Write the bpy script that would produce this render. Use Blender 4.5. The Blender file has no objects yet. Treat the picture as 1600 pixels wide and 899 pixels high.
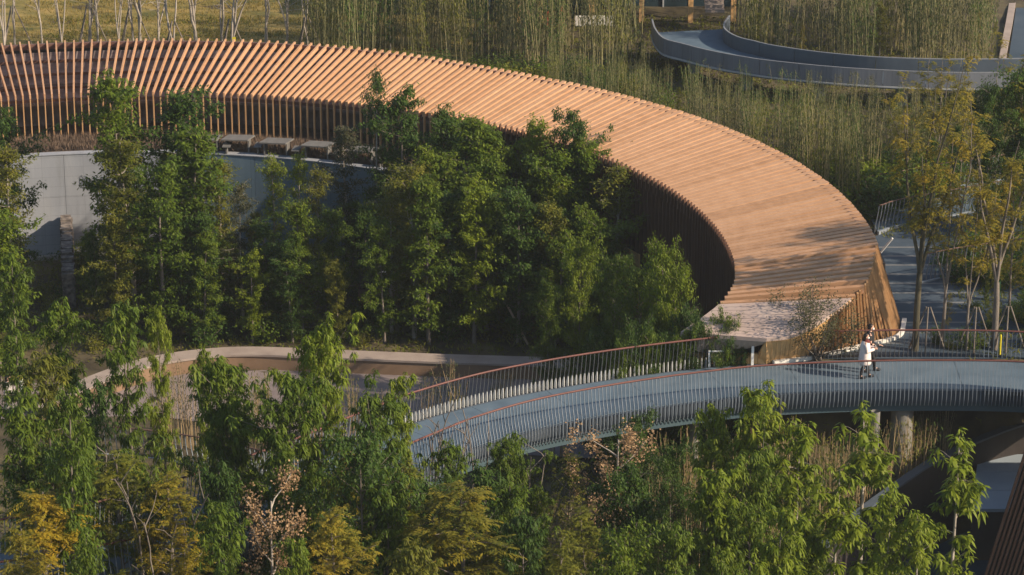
import bpy, math, random
import numpy as np
from mathutils import Vector, Matrix
random.seed(7); rng = np.random.default_rng(7)
R = math.radians
S = bpy.context.scene
COL = S.collection

# ---------------------------------------------------------------- camera
H = 36.5; PITCH = 19.0; FPX = 4537.0
cam_d = bpy.data.cameras.new('camera'); cam = bpy.data.objects.new('camera', cam_d); COL.objects.link(cam)
cam.location = (0, 0, H); cam.rotation_euler = (R(90-PITCH), 0, 0)
cam_d.sensor_width = 36; cam_d.lens = FPX/1600*36; cam_d.clip_start = 1; cam_d.clip_end = 3000
S.camera = cam
# ---------------------------------------------------------------- light
SUN_EL = 30.0; SUN_AZ = -19.0      # azimuth from +x, negative: towards the camera side
w = bpy.data.worlds.new('World'); S.world = w; w.use_nodes = True
wn = w.node_tree.nodes; wl = w.node_tree.links
bg = wn['Background']; sky = wn.new('ShaderNodeTexSky'); sky.sky_type = 'NISHITA'; sky.sun_disc = False
sky.sun_elevation = R(SUN_EL); sky.sun_rotation = R(90-SUN_AZ); sky.air_density = 1.2; sky.dust_density = 1.5
wl.new(sky.outputs[0], bg.inputs[0]); bg.inputs[1].default_value = 0.092
sd = bpy.data.lights.new('sun', 'SUN'); sd.energy = 4.6; sd.angle = R(0.6); sd.color = (1.0, 0.83, 0.62)
sun = bpy.data.objects.new('sun', sd); COL.objects.link(sun)
sv = Vector((math.cos(R(SUN_EL))*math.cos(R(SUN_AZ)), math.cos(R(SUN_EL))*math.sin(R(SUN_AZ)), math.sin(R(SUN_EL))))
sun.rotation_euler = sv.to_track_quat('Z', 'Y').to_euler(); sun.location = (60, 60, 60)
S.view_settings.view_transform = 'Standard'; S.view_settings.look = 'None'
S.view_settings.exposure = 0.7; S.view_settings.gamma = 1
S.cycles.max_bounces = 6; S.cycles.diffuse_bounces = 3; S.cycles.transmission_bounces = 4; S.cycles.transparent_max_bounces = 4
S.cycles.caustics_reflective = False; S.cycles.caustics_refractive = False

# ---------------------------------------------------------------- helpers
cp, sp = math.cos(R(PITCH)), math.sin(R(PITCH))
def U(px, py, z=0.0):
    """point of the plane at height z seen at pixel (px, py) of the 1600 px photograph"""
    x = (px-800)/FPX; v = -(py-449.5)/FPX
    d = Vector((x, cp+v*sp, -sp+v*cp))
    t = (z-H)/d.z
    return Vector((d.x*t, d.y*t, z))
def Zat(py, y):
    v = -(py-449.5)/FPX
    return H + y*(-sp+v*cp)/(cp+v*sp)
def Xat(px, y, z):
    return (px-800)/FPX*(y*cp+(H-z)*sp)

def tag(o, label=None, cat=None, group=None, kind=None):
    if label: o['label'] = label
    if cat: o['category'] = cat
    if group: o['group'] = group
    if kind: o['kind'] = kind
    return o
def empty(name, loc, label=None, cat=None, group=None, rz=0.0):
    o = bpy.data.objects.new(name, None); COL.objects.link(o); o.location = loc; o.rotation_euler = (0, 0, rz)
    o.empty_display_size = 0.2
    return tag(o, label, cat, group)
def link(name, me, parent=None, loc=None, rot=None):
    o = bpy.data.objects.new(name, me); COL.objects.link(o)
    if parent is not None: o.parent = parent
    if loc is not None: o.location = loc
    if rot is not None: o.rotation_euler = rot
    return o
def smooth_me(me):
    me.polygons.foreach_set('use_smooth', [True]*len(me.polygons))
def npmesh(name, V, F, mat, smooth=False):
    """V (n,3) array, F (m,3) or (m,4) array"""
    me = bpy.data.meshes.new(name); V = np.asarray(V, dtype=np.float32); F = np.asarray(F, dtype=np.int32)
    k = F.shape[1]
    me.vertices.add(len(V)); me.vertices.foreach_set('co', V.ravel())
    me.loops.add(F.size); me.loops.foreach_set('vertex_index', F.ravel())
    me.polygons.add(len(F)); me.polygons.foreach_set('loop_start', np.arange(0, F.size, k, dtype=np.int32))
    if mat: me.materials.append(mat)
    me.update(calc_edges=True)
    if smooth: smooth_me(me)
    return me
class MB:
    def __init__(s): s.v = []; s.f = []
    def add(s, vs, fs):
        n = len(s.v); s.v += [tuple(v) for v in vs]; s.f += [tuple(i+n for i in f) for f in fs]
    def hexa(s, b):      # 8 points: bottom 4 (ccw), top 4
        s.add(b, [(3,2,1,0),(4,5,6,7),(0,1,5,4),(1,2,6,5),(2,3,7,6),(3,0,4,7)])
    def box(s, c, sz, rz=0.0):
        cx, cy, cz = c; a, b, h = sz[0]/2, sz[1]/2, sz[2]/2; co, si = math.cos(rz), math.sin(rz)
        P = [(-a,-b),(a,-b),(a,b),(-a,b)]
        P = [(cx+x*co-y*si, cy+x*si+y*co) for x, y in P]
        s.hexa([(x,y,cz-h) for x,y in P]+[(x,y,cz+h) for x,y in P])
    def beam(s, p, q, wd, dp):
        p = Vector(p); q = Vector(q); d = (q-p).normalized()
        up = Vector((0,0,1)) if abs(d.z) < .95 else Vector((0,1,0))
        n = d.cross(up).normalized(); u = n.cross(d).normalized()
        n *= wd/2; u *= dp/2
        s.hexa([p-n-u, p+n-u, q+n-u, q-n-u, p-n+u, p+n+u, q+n+u, q-n+u])
    def tube(s, path, radii, n=6, cap=True):
        path = [Vector(p) for p in path]; base = len(s.v); vs = []
        for i, p in enumerate(path):
            d = (path[min(i+1, len(path)-1)]-path[max(i-1, 0)])
            d = d.normalized() if d.length > 1e-9 else Vector((0,0,1))
            a = d.orthogonal().normalized() if abs(d.z) < .9 else Vector((1,0,0)).cross(d).normalized()
            b = d.cross(a)
            r = radii[i] if hasattr(radii, '__len__') else radii
            for k in range(n):
                t = 2*math.pi*k/n; vs.append(p+a*(r*math.cos(t))+b*(r*math.sin(t)))
        fs = []
        for i in range(len(path)-1):
            for k in range(n):
                fs.append((i*n+k, i*n+(k+1)%n, (i+1)*n+(k+1)%n, (i+1)*n+k))
        if cap: fs.append(tuple(range(n))[::-1]); fs.append(tuple((len(path)-1)*n+k for k in range(n)))
        s.add(vs, fs)
    def mesh(s, name, mat, smooth=False, off=None):
        me = bpy.data.meshes.new(name)
        vs = s.v if off is None else [(x-off[0], y-off[1], z-off[2]) for x, y, z in s.v]
        me.from_pydata(vs, [], s.f); me.update()
        if mat: me.materials.append(mat)
        if smooth: smooth_me(me)
        return me
    def obj(s, name, mat, parent=None, smooth=False, loc=None):
        """world coordinates; parent (unrotated) or loc gives the origin"""
        off = parent.matrix_basis.translation if parent is not None else loc
        if parent is not None and parent.parent is not None: off = off + parent.parent.matrix_basis.translation
        o = link(name, s.mesh(name, mat, smooth, off), parent)
        if parent is None and loc is not None: o.location = loc
        return o
def crom(P, step):
    """Catmull-Rom through 2-d/3-d points, resampled at even spacing"""
    P = [np.array(p, float) for p in P]; P = [2*P[0]-P[1]]+P+[2*P[-1]-P[-2]]; out = []
    for i in range(1, len(P)-2):
        for t in np.linspace(0, 1, 30, endpoint=False):
            a, b, c, d = P[i-1], P[i], P[i+1], P[i+2]
            out.append(.5*((2*b)+(-a+c)*t+(2*a-5*b+4*c-d)*t*t+(-a+3*b-3*c+d)*t**3))
    out.append(P[-2]); out = np.array(out)
    L = np.r_[0, np.cumsum(np.linalg.norm(np.diff(out, axis=0), axis=1))]
    n = max(2, int(round(L[-1]/step))+1); u = np.linspace(0, L[-1], n)
    return np.stack([np.interp(u, L, out[:, k]) for k in range(out.shape[1])], 1)
def normals2(P):
    T = np.gradient(P[:, :2], axis=0); T /= np.linalg.norm(T, axis=1)[:, None]
    return T, np.stack([-T[:, 1], T[:, 0]], 1)
def sheet(name, A, B, mat, parent=None, kind='structure'):
    """quad strip between two 3-d lines of equal length"""
    n = len(A); V = np.concatenate([A, B]); F = [(i, i+1, n+i+1, n+i) for i in range(n-1)]
    return npmesh(name, V, F, mat)
def strip_solid(mb, A, B, t):
    """closed slab between lines A and B (3-d), thickness t downwards"""
    n = len(A); a = [tuple(p) for p in A]; b = [tuple(p) for p in B]
    V = a+b+[(x,y,z-t) for x,y,z in a]+[(x,y,z-t) for x,y,z in b]; F = []
    for i in range(n-1):
        F += [(i, i+1, n+i+1, n+i), (2*n+i, 3*n+i, 3*n+i+1, 2*n+i+1), (i, 2*n+i, 2*n+i+1, i+1), (n+i, n+i+1, 3*n+i+1, 3*n+i)]
    F += [(0, n, 3*n, 2*n), (n-1, 3*n-1, 4*n-1, 2*n-1)]
    mb.add(V, F)
def wall_solid(mb, A, z0, z1, th):
    """curved wall along plan line A, from z0 to z1 (scalars or arrays), thickness th centred"""
    T, N = normals2(A); n = len(A); z0 = np.broadcast_to(z0, n); z1 = np.broadcast_to(z1, n)
    L = A[:, :2]+N*th/2; Rr = A[:, :2]-N*th/2
    top_a = np.c_[L, z1]; top_b = np.c_[Rr, z1]; bot_a = np.c_[L, z0]; bot_b = np.c_[Rr, z0]
    V = np.concatenate([top_a, top_b, bot_a, bot_b]); F = []
    for i in range(n-1):
        F += [(i, i+1, n+i+1, n+i), (2*n+i, 3*n+i, 3*n+i+1, 2*n+i+1), (i, 2*n+i, 2*n+i+1, i+1), (n+i, n+i+1, 3*n+i+1, 3*n+i)]
    F += [(0, n, 3*n, 2*n), (n-1, 3*n-1, 4*n-1, 2*n-1)]
    mb.add(V, F)

# ---------------------------------------------------------------- materials
def newmat(name):
    m = bpy.data.materials.new(name); m.use_nodes = True; nt = m.node_tree
    return m, nt, nt.nodes, nt.links, nt.nodes['Principled BSDF']
def ramp(nodes, cols):
    r = nodes.new('ShaderNodeValToRGB'); e = r.color_ramp.elements
    while len(e) < len(cols): e.new(0.5)
    for i, c in enumerate(cols):
        e[i].position = i/(len(cols)-1); e[i].color = (*c, 1)
    return r
def surf(name, cols, scale=3.0, rough=.75, bump=.0, stretch=(1,1,1), objrand=0.0, detail=6, metal=0.0, bscale=None):
    """noise-mottled surface; cols from dark to light"""
    m, nt, n, l, b = newmat(name)
    tc = n.new('ShaderNodeTexCoord'); mp = n.new('ShaderNodeMapping'); mp.inputs['Scale'].default_value = stretch
    l.new(tc.outputs['Object'], mp.inputs[0])
    no = n.new('ShaderNodeTexNoise'); no.inputs['Scale'].default_value = scale; no.inputs['Detail'].default_value = detail
    l.new(mp.outputs[0], no.inputs['Vector'])
    r = ramp(n, cols); mr = n.new('ShaderNodeMapRange'); mr.inputs[1].default_value = .3; mr.inputs[2].default_value = .7
    l.new(no.outputs[0], mr.inputs[0])
    last = mr.outputs[0]
    if objrand:
        oi = n.new('ShaderNodeObjectInfo'); ma = n.new('ShaderNodeMath'); ma.operation = 'MULTIPLY_ADD'
        ma.inputs[1].default_value = objrand; l.new(oi.outputs['Random'], ma.inputs[0])
        sc = n.new('ShaderNodeMath'); sc.operation = 'MULTIPLY'; sc.inputs[1].default_value = 1-objrand
        l.new(last, sc.inputs[0]); l.new(sc.outputs[0], ma.inputs[2]); last = ma.outputs[0]
    l.new(last, r.inputs[0]); l.new(r.outputs[0], b.inputs['Base Color'])
    b.inputs['Roughness'].default_value = rough; b.inputs['Metallic'].default_value = metal
    b.inputs['Specular IOR Level'].default_value = .3
    if bump:
        n2 = n.new('ShaderNodeTexNoise'); n2.inputs['Scale'].default_value = bscale or scale*6; n2.inputs['Detail'].default_value = 4
        l.new(mp.outputs[0], n2.inputs['Vector'])
        bu = n.new('ShaderNodeBump'); bu.inputs['Strength'].default_value = bump; bu.inputs['Distance'].default_value = .05
        l.new(n2.outputs[0], bu.inputs['Height']); l.new(bu.outputs[0], b.inputs['Normal'])
    return m
def leafmat(name, cols, trans=.38, rough=.55):
    m, nt, n, l, b = newmat(name)
    g = n.new('ShaderNodeNewGeometry'); oi = n.new('ShaderNodeObjectInfo')
    tc = n.new('ShaderNodeTexCoord'); no = n.new('ShaderNodeTexNoise'); no.inputs['Scale'].default_value = .9; no.inputs['Detail'].default_value = 1
    l.new(tc.outputs['Object'], no.inputs['Vector'])
    a = n.new('ShaderNodeMath'); a.operation = 'MULTIPLY_ADD'; a.inputs[1].default_value = .45; l.new(g.outputs['Random Per Island'], a.inputs[0])
    c = n.new('ShaderNodeMath'); c.operation = 'MULTIPLY_ADD'; c.inputs[1].default_value = .25; l.new(oi.outputs['Random'], c.inputs[0])
    s = n.new('ShaderNodeMath'); s.operation = 'MULTIPLY_ADD'; s.inputs[1].default_value = 1.0; s.inputs[2].default_value = -.35; l.new(no.outputs[0], s.inputs[0])
    l.new(s.outputs[0], c.inputs[2]); l.new(c.outputs[0], a.inputs[2])
    r = ramp(n, cols); l.new(a.outputs[0], r.inputs[0]); l.new(r.outputs[0], b.inputs['Base Color'])
    b.inputs['Roughness'].default_value = rough; b.inputs['Specular IOR Level'].default_value = .18
    t = n.new('ShaderNodeBsdfTranslucent'); l.new(r.outputs[0], t.inputs[0])
    mx = n.new('ShaderNodeMixShader'); mx.inputs[0].default_value = trans
    l.new(b.outputs[0], mx.inputs[1]); l.new(t.outputs[0], mx.inputs[2])
    l.new(mx.outputs[0], n['Material Output'].inputs[0])
    return m
M = {}
M['wood'] = surf('larch_wood', [(.38,.205,.105),(.49,.275,.15),(.56,.33,.19)], 2.2, .6, .15, (1,1,6), .5)
M['wood_end'] = surf('larch_wood_deep', [(.38,.215,.10),(.46,.27,.13),(.50,.31,.16)], 3, .6, .1, (4,4,1), .5)
M['wood_shaded'] = surf('shaded_wood', [(.085,.042,.028),(.115,.056,.036),(.145,.075,.048)], 2, .65, .1, (5,5,1), .5)  # shade of the inward slats and leaning wall put into the wood colour
M['beam'] = surf('brown_beam', [(.10,.055,.045),(.15,.085,.07)], 2, .6)
M['membrane'] = surf('roof_membrane', [(.10,.08,.078),(.17,.14,.135),(.26,.22,.21)], 1.6, .7, .1)
M['slab'] = surf('pink_slab', [(.34,.26,.225),(.41,.315,.275),(.44,.35,.305)], .8, .7, .08)
M['orange'] = surf('orange_cladding', [(.56,.33,.14),(.65,.39,.17),(.69,.43,.20)], 2, .6, .05)
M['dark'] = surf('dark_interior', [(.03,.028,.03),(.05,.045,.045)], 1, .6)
M['concrete'] = surf('pale_concrete', [(.23,.245,.28),(.27,.285,.32),(.31,.32,.345)], .9, .8, .12, (1,1,.4), .25)
M['concrete_beige'] = surf('beige_concrete', [(.30,.27,.23),(.38,.34,.29)], 1.5, .8, .1)
M['concrete_shade'] = surf('shaded_concrete_panel', [(.13,.19,.24),(.16,.225,.28)], .7, .5, 0, (1,1,1), .3)  # same concrete wall where it turns from the sun, shade put into the colour
M['ink'] = surf('dark_grey_ink', [(.16,.17,.19),(.2,.21,.23)], 4, .8)
M['slate'] = surf('stacked_slate', [(.07,.06,.058),(.16,.135,.12),(.28,.235,.20)], 5, .85, .3)
M['corten'] = surf('corten_face', [(.15,.095,.06),(.21,.135,.085),(.25,.165,.105)], .7, .7, .05)
M['coping'] = surf('pink_coping', [(.26,.21,.185),(.34,.28,.245)], 1.2, .75, .1)
M['pinkpave'] = surf('pinkish_paving', [(.155,.125,.125),(.20,.165,.16),(.24,.195,.19)], .6, .8, .1)
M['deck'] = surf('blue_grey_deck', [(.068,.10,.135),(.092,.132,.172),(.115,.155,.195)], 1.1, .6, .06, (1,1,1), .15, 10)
M['plaza'] = surf('plaza_paving', [(.032,.05,.072),(.044,.064,.09),(.062,.082,.108)], .35, .7, .08)
M['steel'] = surf('pale_steel', [(.36,.38,.41),(.46,.48,.51)], 2, .45, 0, (1,1,1), .2, metal=.1)
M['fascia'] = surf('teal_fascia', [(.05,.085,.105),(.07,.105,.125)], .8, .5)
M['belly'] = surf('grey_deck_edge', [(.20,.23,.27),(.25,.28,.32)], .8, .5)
M['rail'] = surf('dull_red_handrail', [(.11,.042,.036),(.14,.055,.045)], 3, .5)
M['table'] = surf('dark_grey_table', [(.11,.105,.10),(.15,.145,.14)], 3, .8)  # even dark grey for tops, legs and benches
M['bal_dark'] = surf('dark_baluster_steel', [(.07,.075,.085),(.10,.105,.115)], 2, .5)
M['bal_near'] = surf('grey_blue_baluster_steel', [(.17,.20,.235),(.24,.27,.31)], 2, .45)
M['feet'] = surf('sunlit_steel_foot', [(.50,.50,.49),(.58,.58,.57)], 3, .4)  # sunlight on the baluster feet put into the colour
M['pillar'] = surf('pillar_concrete', [(.17,.16,.15),(.22,.21,.195)], 1.5, .8)
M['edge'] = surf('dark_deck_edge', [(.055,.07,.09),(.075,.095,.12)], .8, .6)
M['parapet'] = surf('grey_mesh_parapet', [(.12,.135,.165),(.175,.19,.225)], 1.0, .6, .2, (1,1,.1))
M['white'] = surf('white_paint', [(.74,.73,.70),(.82,.81,.78)], 3, .5)
M['kerb'] = surf('white_kerb', [(.6,.58,.54),(.75,.73,.69)], 2, .7)
M['wall_shade'] = surf('shaded_curved_wall', [(.022,.018,.017),(.035,.028,.026)], 1, .6)  # shade over the sunken court's wall put into a near-black brown
M['roof_blue'] = surf('pale_blue_roof', [(.24,.29,.34),(.29,.34,.39)], .7, .6)
M['glass'] = surf('dark_glass', [(.02,.035,.045),(.03,.055,.07)], .6, .12)
M['pool'] = surf('dark_teal_floor', [(.012,.035,.05),(.02,.055,.075)], .5, .35)
M['black'] = surf('black_cloth', [(.012,.012,.015),(.022,.022,.026)], 5, .8)
M['red'] = surf('red_paint', [(.45,.03,.03),(.55,.05,.04)], 3, .4)
M['yellow'] = surf('yellow_paint', [(.60,.50,.02),(.7,.6,.03)], 3, .5)
M['green'] = surf('green_wrap', [(.01,.12,.06),(.02,.18,.09)], 3, .6)
M['coat'] = surf('pale_pink_coat', [(.62,.53,.51),(.74,.65,.63)], 6, .8, .3, bscale=8)
M['scarf'] = surf('maroon_scarf', [(.10,.02,.02),(.14,.035,.03)], 6, .9)
M['skin'] = surf('skin', [(.50,.30,.22),(.55,.34,.26)], 4, .5)
M['hair'] = surf('dark_hair', [(.012,.008,.007),(.02,.014,.012)], 8, .5)
M['grey_cloth'] = surf('grey_cloth', [(.30,.28,.27),(.38,.36,.35)], 5, .85)
M['soil'] = surf('soil', [(.035,.028,.018),(.075,.06,.035),(.12,.10,.05)], .8, .95, .5, (1,1,1), 0, 8, bscale=3)
M['lawn'] = surf('autumn_lawn', [(.07,.075,.02),(.20,.155,.045),(.30,.21,.07)], .55, .95, .6, (1,2.2,1), 0, 10, bscale=5)
M['dryveg'] = surf('dry_stalks', [(.10,.07,.05),(.18,.125,.09)], 3, .9)
M['bark'] = surf('grey_bark', [(.12,.10,.085),(.21,.18,.155)], 6, .9, .4, (1,1,.3))
M['bark_pale'] = surf('pale_bark', [(.20,.175,.15),(.42,.37,.325)], 4, .85, .3, (1,1,.4))
M['bark_dark'] = surf('dark_bark', [(.04,.038,.025),(.10,.085,.055)], 5, .9, .4, (1,1,.3))
M['pole'] = surf('timber_pole', [(.30,.22,.14),(.40,.31,.21)], 3, .8)
M['culm'] = surf('bamboo_culm', [(.17,.17,.07),(.30,.25,.13)], 1.5, .6, 0, (1,1,.2), .5)
M['culm_dry'] = surf('dry_bamboo_culm', [(.26,.19,.10),(.40,.29,.16)], 1.5, .6, 0, (1,1,.2), .5)
L_ = {}
L_['dark'] = leafmat('leaf_dark_green', [(.028,.058,.012),(.052,.098,.016),(.09,.145,.022)])
L_['mid'] = leafmat('leaf_mid_green', [(.042,.078,.009),(.094,.145,.013),(.165,.205,.020)])
L_['bright'] = leafmat('leaf_fresh_green', [(.080,.125,.009),(.150,.200,.014),(.225,.26,.024)])
L_['olive'] = leafmat('leaf_olive', [(.07,.09,.014),(.14,.15,.018),(.22,.20,.026)])
L_['yellow'] = leafmat('leaf_yellow', [(.09,.11,.018),(.22,.19,.022),(.40,.27,.03)])
L_['gold'] = leafmat('leaf_gold', [(.14,.14,.018),(.30,.24,.022),(.46,.29,.03)])
L_['pod'] = leafmat('seed_pod', [(.20,.12,.06),(.34,.22,.12),(.46,.32,.20)], .25)
L_['bamboo'] = leafmat('leaf_bamboo', [(.045,.06,.022),(.08,.095,.035),(.13,.13,.045)])
L_['dull'] = leafmat('leaf_dull_grey', [(.05,.06,.028),(.085,.09,.042),(.13,.12,.06)])
L_['bushy'] = leafmat('leaf_shrub', [(.04,.075,.018),(.075,.12,.025),(.13,.17,.035)])

def joints(m, wd, ht, dark=.75):
    nt = m.node_tree; n = nt.nodes; l = nt.links; b = n['Principled BSDF']; src = b.inputs['Base Color'].links[0].from_socket
    tc = n.new('ShaderNodeTexCoord'); sp_ = n.new('ShaderNodeSeparateXYZ'); cb = n.new('ShaderNodeCombineXYZ'); l.new(tc.outputs['Object'], sp_.inputs[0]); l.new(sp_.outputs[0], cb.inputs[0]); l.new(sp_.outputs[2], cb.inputs[1])
    br_ = n.new('ShaderNodeTexBrick'); br_.offset = 0; br_.inputs['Scale'].default_value = 1; br_.inputs['Brick Width'].default_value = wd; br_.inputs['Row Height'].default_value = ht; br_.inputs['Mortar Size'].default_value = .008
    br_.inputs['Color1'].default_value = (1,1,1,1); br_.inputs['Color2'].default_value = (.93,.93,.93,1); br_.inputs['Mortar'].default_value = (dark,dark,dark,1); l.new(cb.outputs[0], br_.inputs[0])
    st = n.new('ShaderNodeTexNoise'); mp = n.new('ShaderNodeMapping'); mp.inputs['Scale'].default_value = (2.2, 2.2, .22); l.new(tc.outputs['Object'], mp.inputs[0]); l.new(mp.outputs[0], st.inputs['Vector']); st.inputs['Scale'].default_value = 1.6; st.inputs['Detail'].default_value = 5
    sr = ramp(n, [(.72,.72,.70),(1.0,1.0,1.0),(1.05,1.05,1.05)]); l.new(st.outputs[0], sr.inputs[0])
    for extra in (br_.outputs[0], sr.outputs[0]):
        mx = n.new('ShaderNodeMix'); mx.data_type = 'RGBA'; mx.blend_type = 'MULTIPLY'; mx.inputs[0].default_value = 1; l.new(src, mx.inputs[6]); l.new(extra, mx.inputs[7]); src = mx.outputs[2]
    l.new(src, b.inputs['Base Color'])
joints(M['concrete'], .9, .45); joints(M['concrete_shade'], 1.2, 5, .6); joints(M['parapet'], .25, 9, .8); joints(M['pool'], 1.2, 1.2)
# ---------------------------------------------------------------- lay of the land
CX, CY = -16.4, 102.1
RIN, ROUT = 24.7, 29.9
def smst(t): t = np.clip(t, 0, 1); return t*t*(3-2*t)
RIM = crom([(6.5,80),(7.6,83.2),(9.2,86.0),(11.1,89.8),(13.4,93.2),(15.1,95.4),(16.9,96.9),(19.0,98.0),(23,99)], .5)
def gz(x, y):
    x = np.asarray(x, float); y = np.asarray(y, float)
    r = np.hypot(x-CX, y-CY); th = np.degrees(np.arctan2(y-CY, x-CX))
    rb = np.interp(th, [-180, 50, 56, 180], [25.6, 25.6, 22.5, 22.5])
    c = smst((rb-r)/.35+.5)
    wd = np.interp(x, [6, 9, 13, 16], [5, 5, 3, .8])
    a = smst((98.0-y)/wd)
    b = smst((6.0-x)/.8+.5)*(y < 103)
    far_left = (y < 108)*(x < CX)
    m = np.maximum(np.maximum(a, b), np.maximum(c, far_left))
    z = -5.0*m
    z = z+np.where((c > .5) & (r < 21.6), .45*smst((y-110.6)/.5), 0)
    ry = np.interp(x, RIM[:, 0], RIM[:, 1], left=70)
    z = np.where((x > 7) & (y < ry-.2), np.minimum(z, -6.0), z)
    z = z+np.where(y > 150, .06*(y-150), 0)
    return z
def gzf(x, y): return float(gz(x, y))

xs = np.concatenate([[-900,-400,-150,-70], np.arange(-40, 36.1, .5), [60,140,400,900]])
ys = np.concatenate([[-300,0,30,50], np.arange(64, 160.1, .5), [175,200,260,400,900,1800]])
GX, GY = np.meshgrid(xs, ys)
GZ = gz(GX, GY)+np.where((GX > -38) & (GX < 34) & (GY < 160), .05*np.sin(GX*1.7+GY*.6)*np.sin(GY*1.3), 0)-.03
GZ = np.where((GY > 160), .6+.03*(GY-160), GZ); GZ = np.minimum(GZ, 40)
V = np.stack([GX, GY, GZ], -1).reshape(-1, 3); nx = len(xs); ny = len(ys)
F = np.array([(j*nx+i, j*nx+i+1, (j+1)*nx+i+1, (j+1)*nx+i) for j in range(ny-1) for i in range(nx-1)])
tag(link('ground', npmesh('ground', V, F, M['soil'], True)), kind='structure')

def poly_sheet(name, pts, z, mat, kind='structure', label=None):
    mb = MB(); mb.add([(p[0], p[1], z) for p in pts], [tuple(range(len(pts)))])
    return tag(mb.obj(name, mat), kind=kind)
def poly_slab(mb, pts, z, t):
    n = len(pts); mb.add([(p[0], p[1], z) for p in pts]+[(p[0], p[1], z-t) for p in pts],
        [tuple(range(n)), tuple(range(2*n-1, n-1, -1))]+[(i, n+i, n+(i+1)%n, (i+1)%n) for i in range(n)])
# autumn lawn behind the ring on the left
ln = []
lx = np.linspace(-45, -2, 44); ly = np.linspace(136, 175, 40)
A, B = np.meshgrid(lx, ly); Zl = gz(A, B)+.07+.08*np.sin(B*2.1+.3*np.sin(A*.4))+.05*np.sin(A*.9)
V = np.stack([A, B, Zl], -1).reshape(-1, 3)
F = [(j*44+i, j*44+i+1, (j+1)*44+i+1, (j+1)*44+i) for j in range(39) for i in range(43)]
tag(link('lawn', npmesh('lawn', V, F, M['lawn'], True)), kind='structure')
# plaza paving on the right
poly_sheet('plaza', [(8.6,98.05),(24,98.05),(26,118),(20.5,117.6),(14.4,112),(13.0,104)], .03, M['plaza'])
stripe = MB()
for i in range(11):      # paving bands with sunlit slivers put into their paler colour, each its own low strip on the plaza
    y = 99.6+i*1.12
    stripe.add([(11.6+.1*i, y, .034), (17.5, y, .034), (17.5, y+.16, .034), (11.6+.1*i, y+.16, .034)], [(0,1,2,3)])
tag(stripe.obj('paving', surf('sunlit_paving_band', [(.13,.14,.15),(.17,.175,.18)], 2, .8)), kind='structure')
# pinkish path in the hollow on the left
poly_sheet('path', [(-24,104.5),(-14,105.2),(-8,103.0),(-2,101.5),(6,100.4),(5.6,104),(3.8,109),(.9,110.2),(-10,110.2),(-15,109.6),(-24,107.6)], -4.985, M['pinkpave'])
# terrace between posts and concrete wall
t0 = np.radians(np.linspace(52, 118, 60))
te = np.c_[CX+22.45*np.cos(t0), CY+22.45*np.sin(t0), np.full(60, .05)]; tf = np.c_[CX+28.5*np.cos(t0), CY+28.5*np.sin(t0), np.full(60, .05)]
tag(link('terrace', sheet('terrace', te, tf, M['dryveg'])), kind='structure')

# ---------------------------------------------------------------- timber ring building
ring = empty('timber_ring_building', (CX, CY, 0), 'large curved building under a roof of radiating orange brown timber slats', 'building')
def rout(t):
    d = math.degrees(t); return ROUT+2.4*float(smst((d-52)/32))
def ztop(t):
    d = math.degrees(t); return 3.05-.30*float(smst((d-52)/32))
def cyl(r, t, z): return Vector((CX+r*math.cos(t), CY+r*math.sin(t), z))
def radial_box(mb, t, pts, wd):
    """pts: 4 (r, z) corners, extruded tangentially by wd"""
    T = Vector((-math.sin(t), math.cos(t), 0))*wd/2
    P = [cyl(r, t, z) for r, z in pts]
    mb.add([p-T for p in P]+[p+T for p in P], [(0,1,2,3),(7,6,5,4),(0,4,5,1),(1,5,6,2),(2,6,7,3),(3,7,4,0)])
DT = .0131; N_RIB = 151; ZE = 2.2
for k in range(N_RIB):
    t = k*DT+.004; ro = rout(t); zo = ztop(t); jt = random.uniform(-.015, .015)
    rw = float(np.interp(math.degrees(t), [40, 58, 84], [.27, .165, .075])); rd = float(np.interp(math.degrees(t), [50, 80], [.24, .20]))
    mb = MB(); radial_box(mb, t, [(RIN-.04, ZE-rd), (ro-.02, zo-rd), (ro+.06, zo+jt), (RIN-.04, ZE)], rw)
    rib = mb.obj('rib', M['wood'], ring)
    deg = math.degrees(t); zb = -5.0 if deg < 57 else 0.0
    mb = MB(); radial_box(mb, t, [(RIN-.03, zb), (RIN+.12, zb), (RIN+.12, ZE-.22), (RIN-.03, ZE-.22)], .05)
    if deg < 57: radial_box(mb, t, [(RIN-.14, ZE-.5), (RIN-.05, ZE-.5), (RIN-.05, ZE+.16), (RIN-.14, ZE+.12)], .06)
    mb.obj('inner_slat', M['wood_shaded'] if deg < 57 else M['wood_end'], rib)  # slats on the shaded side take the darker wood
    mb = MB(); radial_box(mb, t, [(ro+.9, .0), (ro+1.0, .0), (ro+.05, zo-.22), (ro-.10, zo-.22)], .08)
    mb.obj('outer_slat', M['wood_end'], rib)
# the near end: rows run parallel, the roof sinks to the ground
inn_px = [((1150,410),2.2),((1147,440),2.0),((1126,472),1.75),((1098,495),1.45),((1063,519),1.2)]
out_px = [((1370,385),3.0),((1357,433),2.62),((1335,462),2.2),((1290,497),1.75),((1240,523),1.32),((1197,529),1.22)]
bas_px = [(1409,503),(1396,527),(1345,541),(1272,558),(1215,566),(1197,569)]
INN = crom([(RIN*math.cos(.02)+CX, CY+.5, 2.2)]+[tuple(U(p[0], p[1], z)) for p, z in inn_px[1:]], .05)
OUT = crom([(ROUT+CX, CY+.1, 3.05)]+[tuple(U(p[0], p[1], z)) for p, z in out_px[1:]], .05)
BAS = crom([(ROUT+.98+CX, CY+.1, 0)]+[tuple(U(p[0], p[1], 0)) for p in bas_px[1:]], .05)
def at_y(P, y): # lines run towards smaller y
    i = int(np.argmin(np.abs(P[:, 1]-y))); return Vector(P[i])
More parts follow.
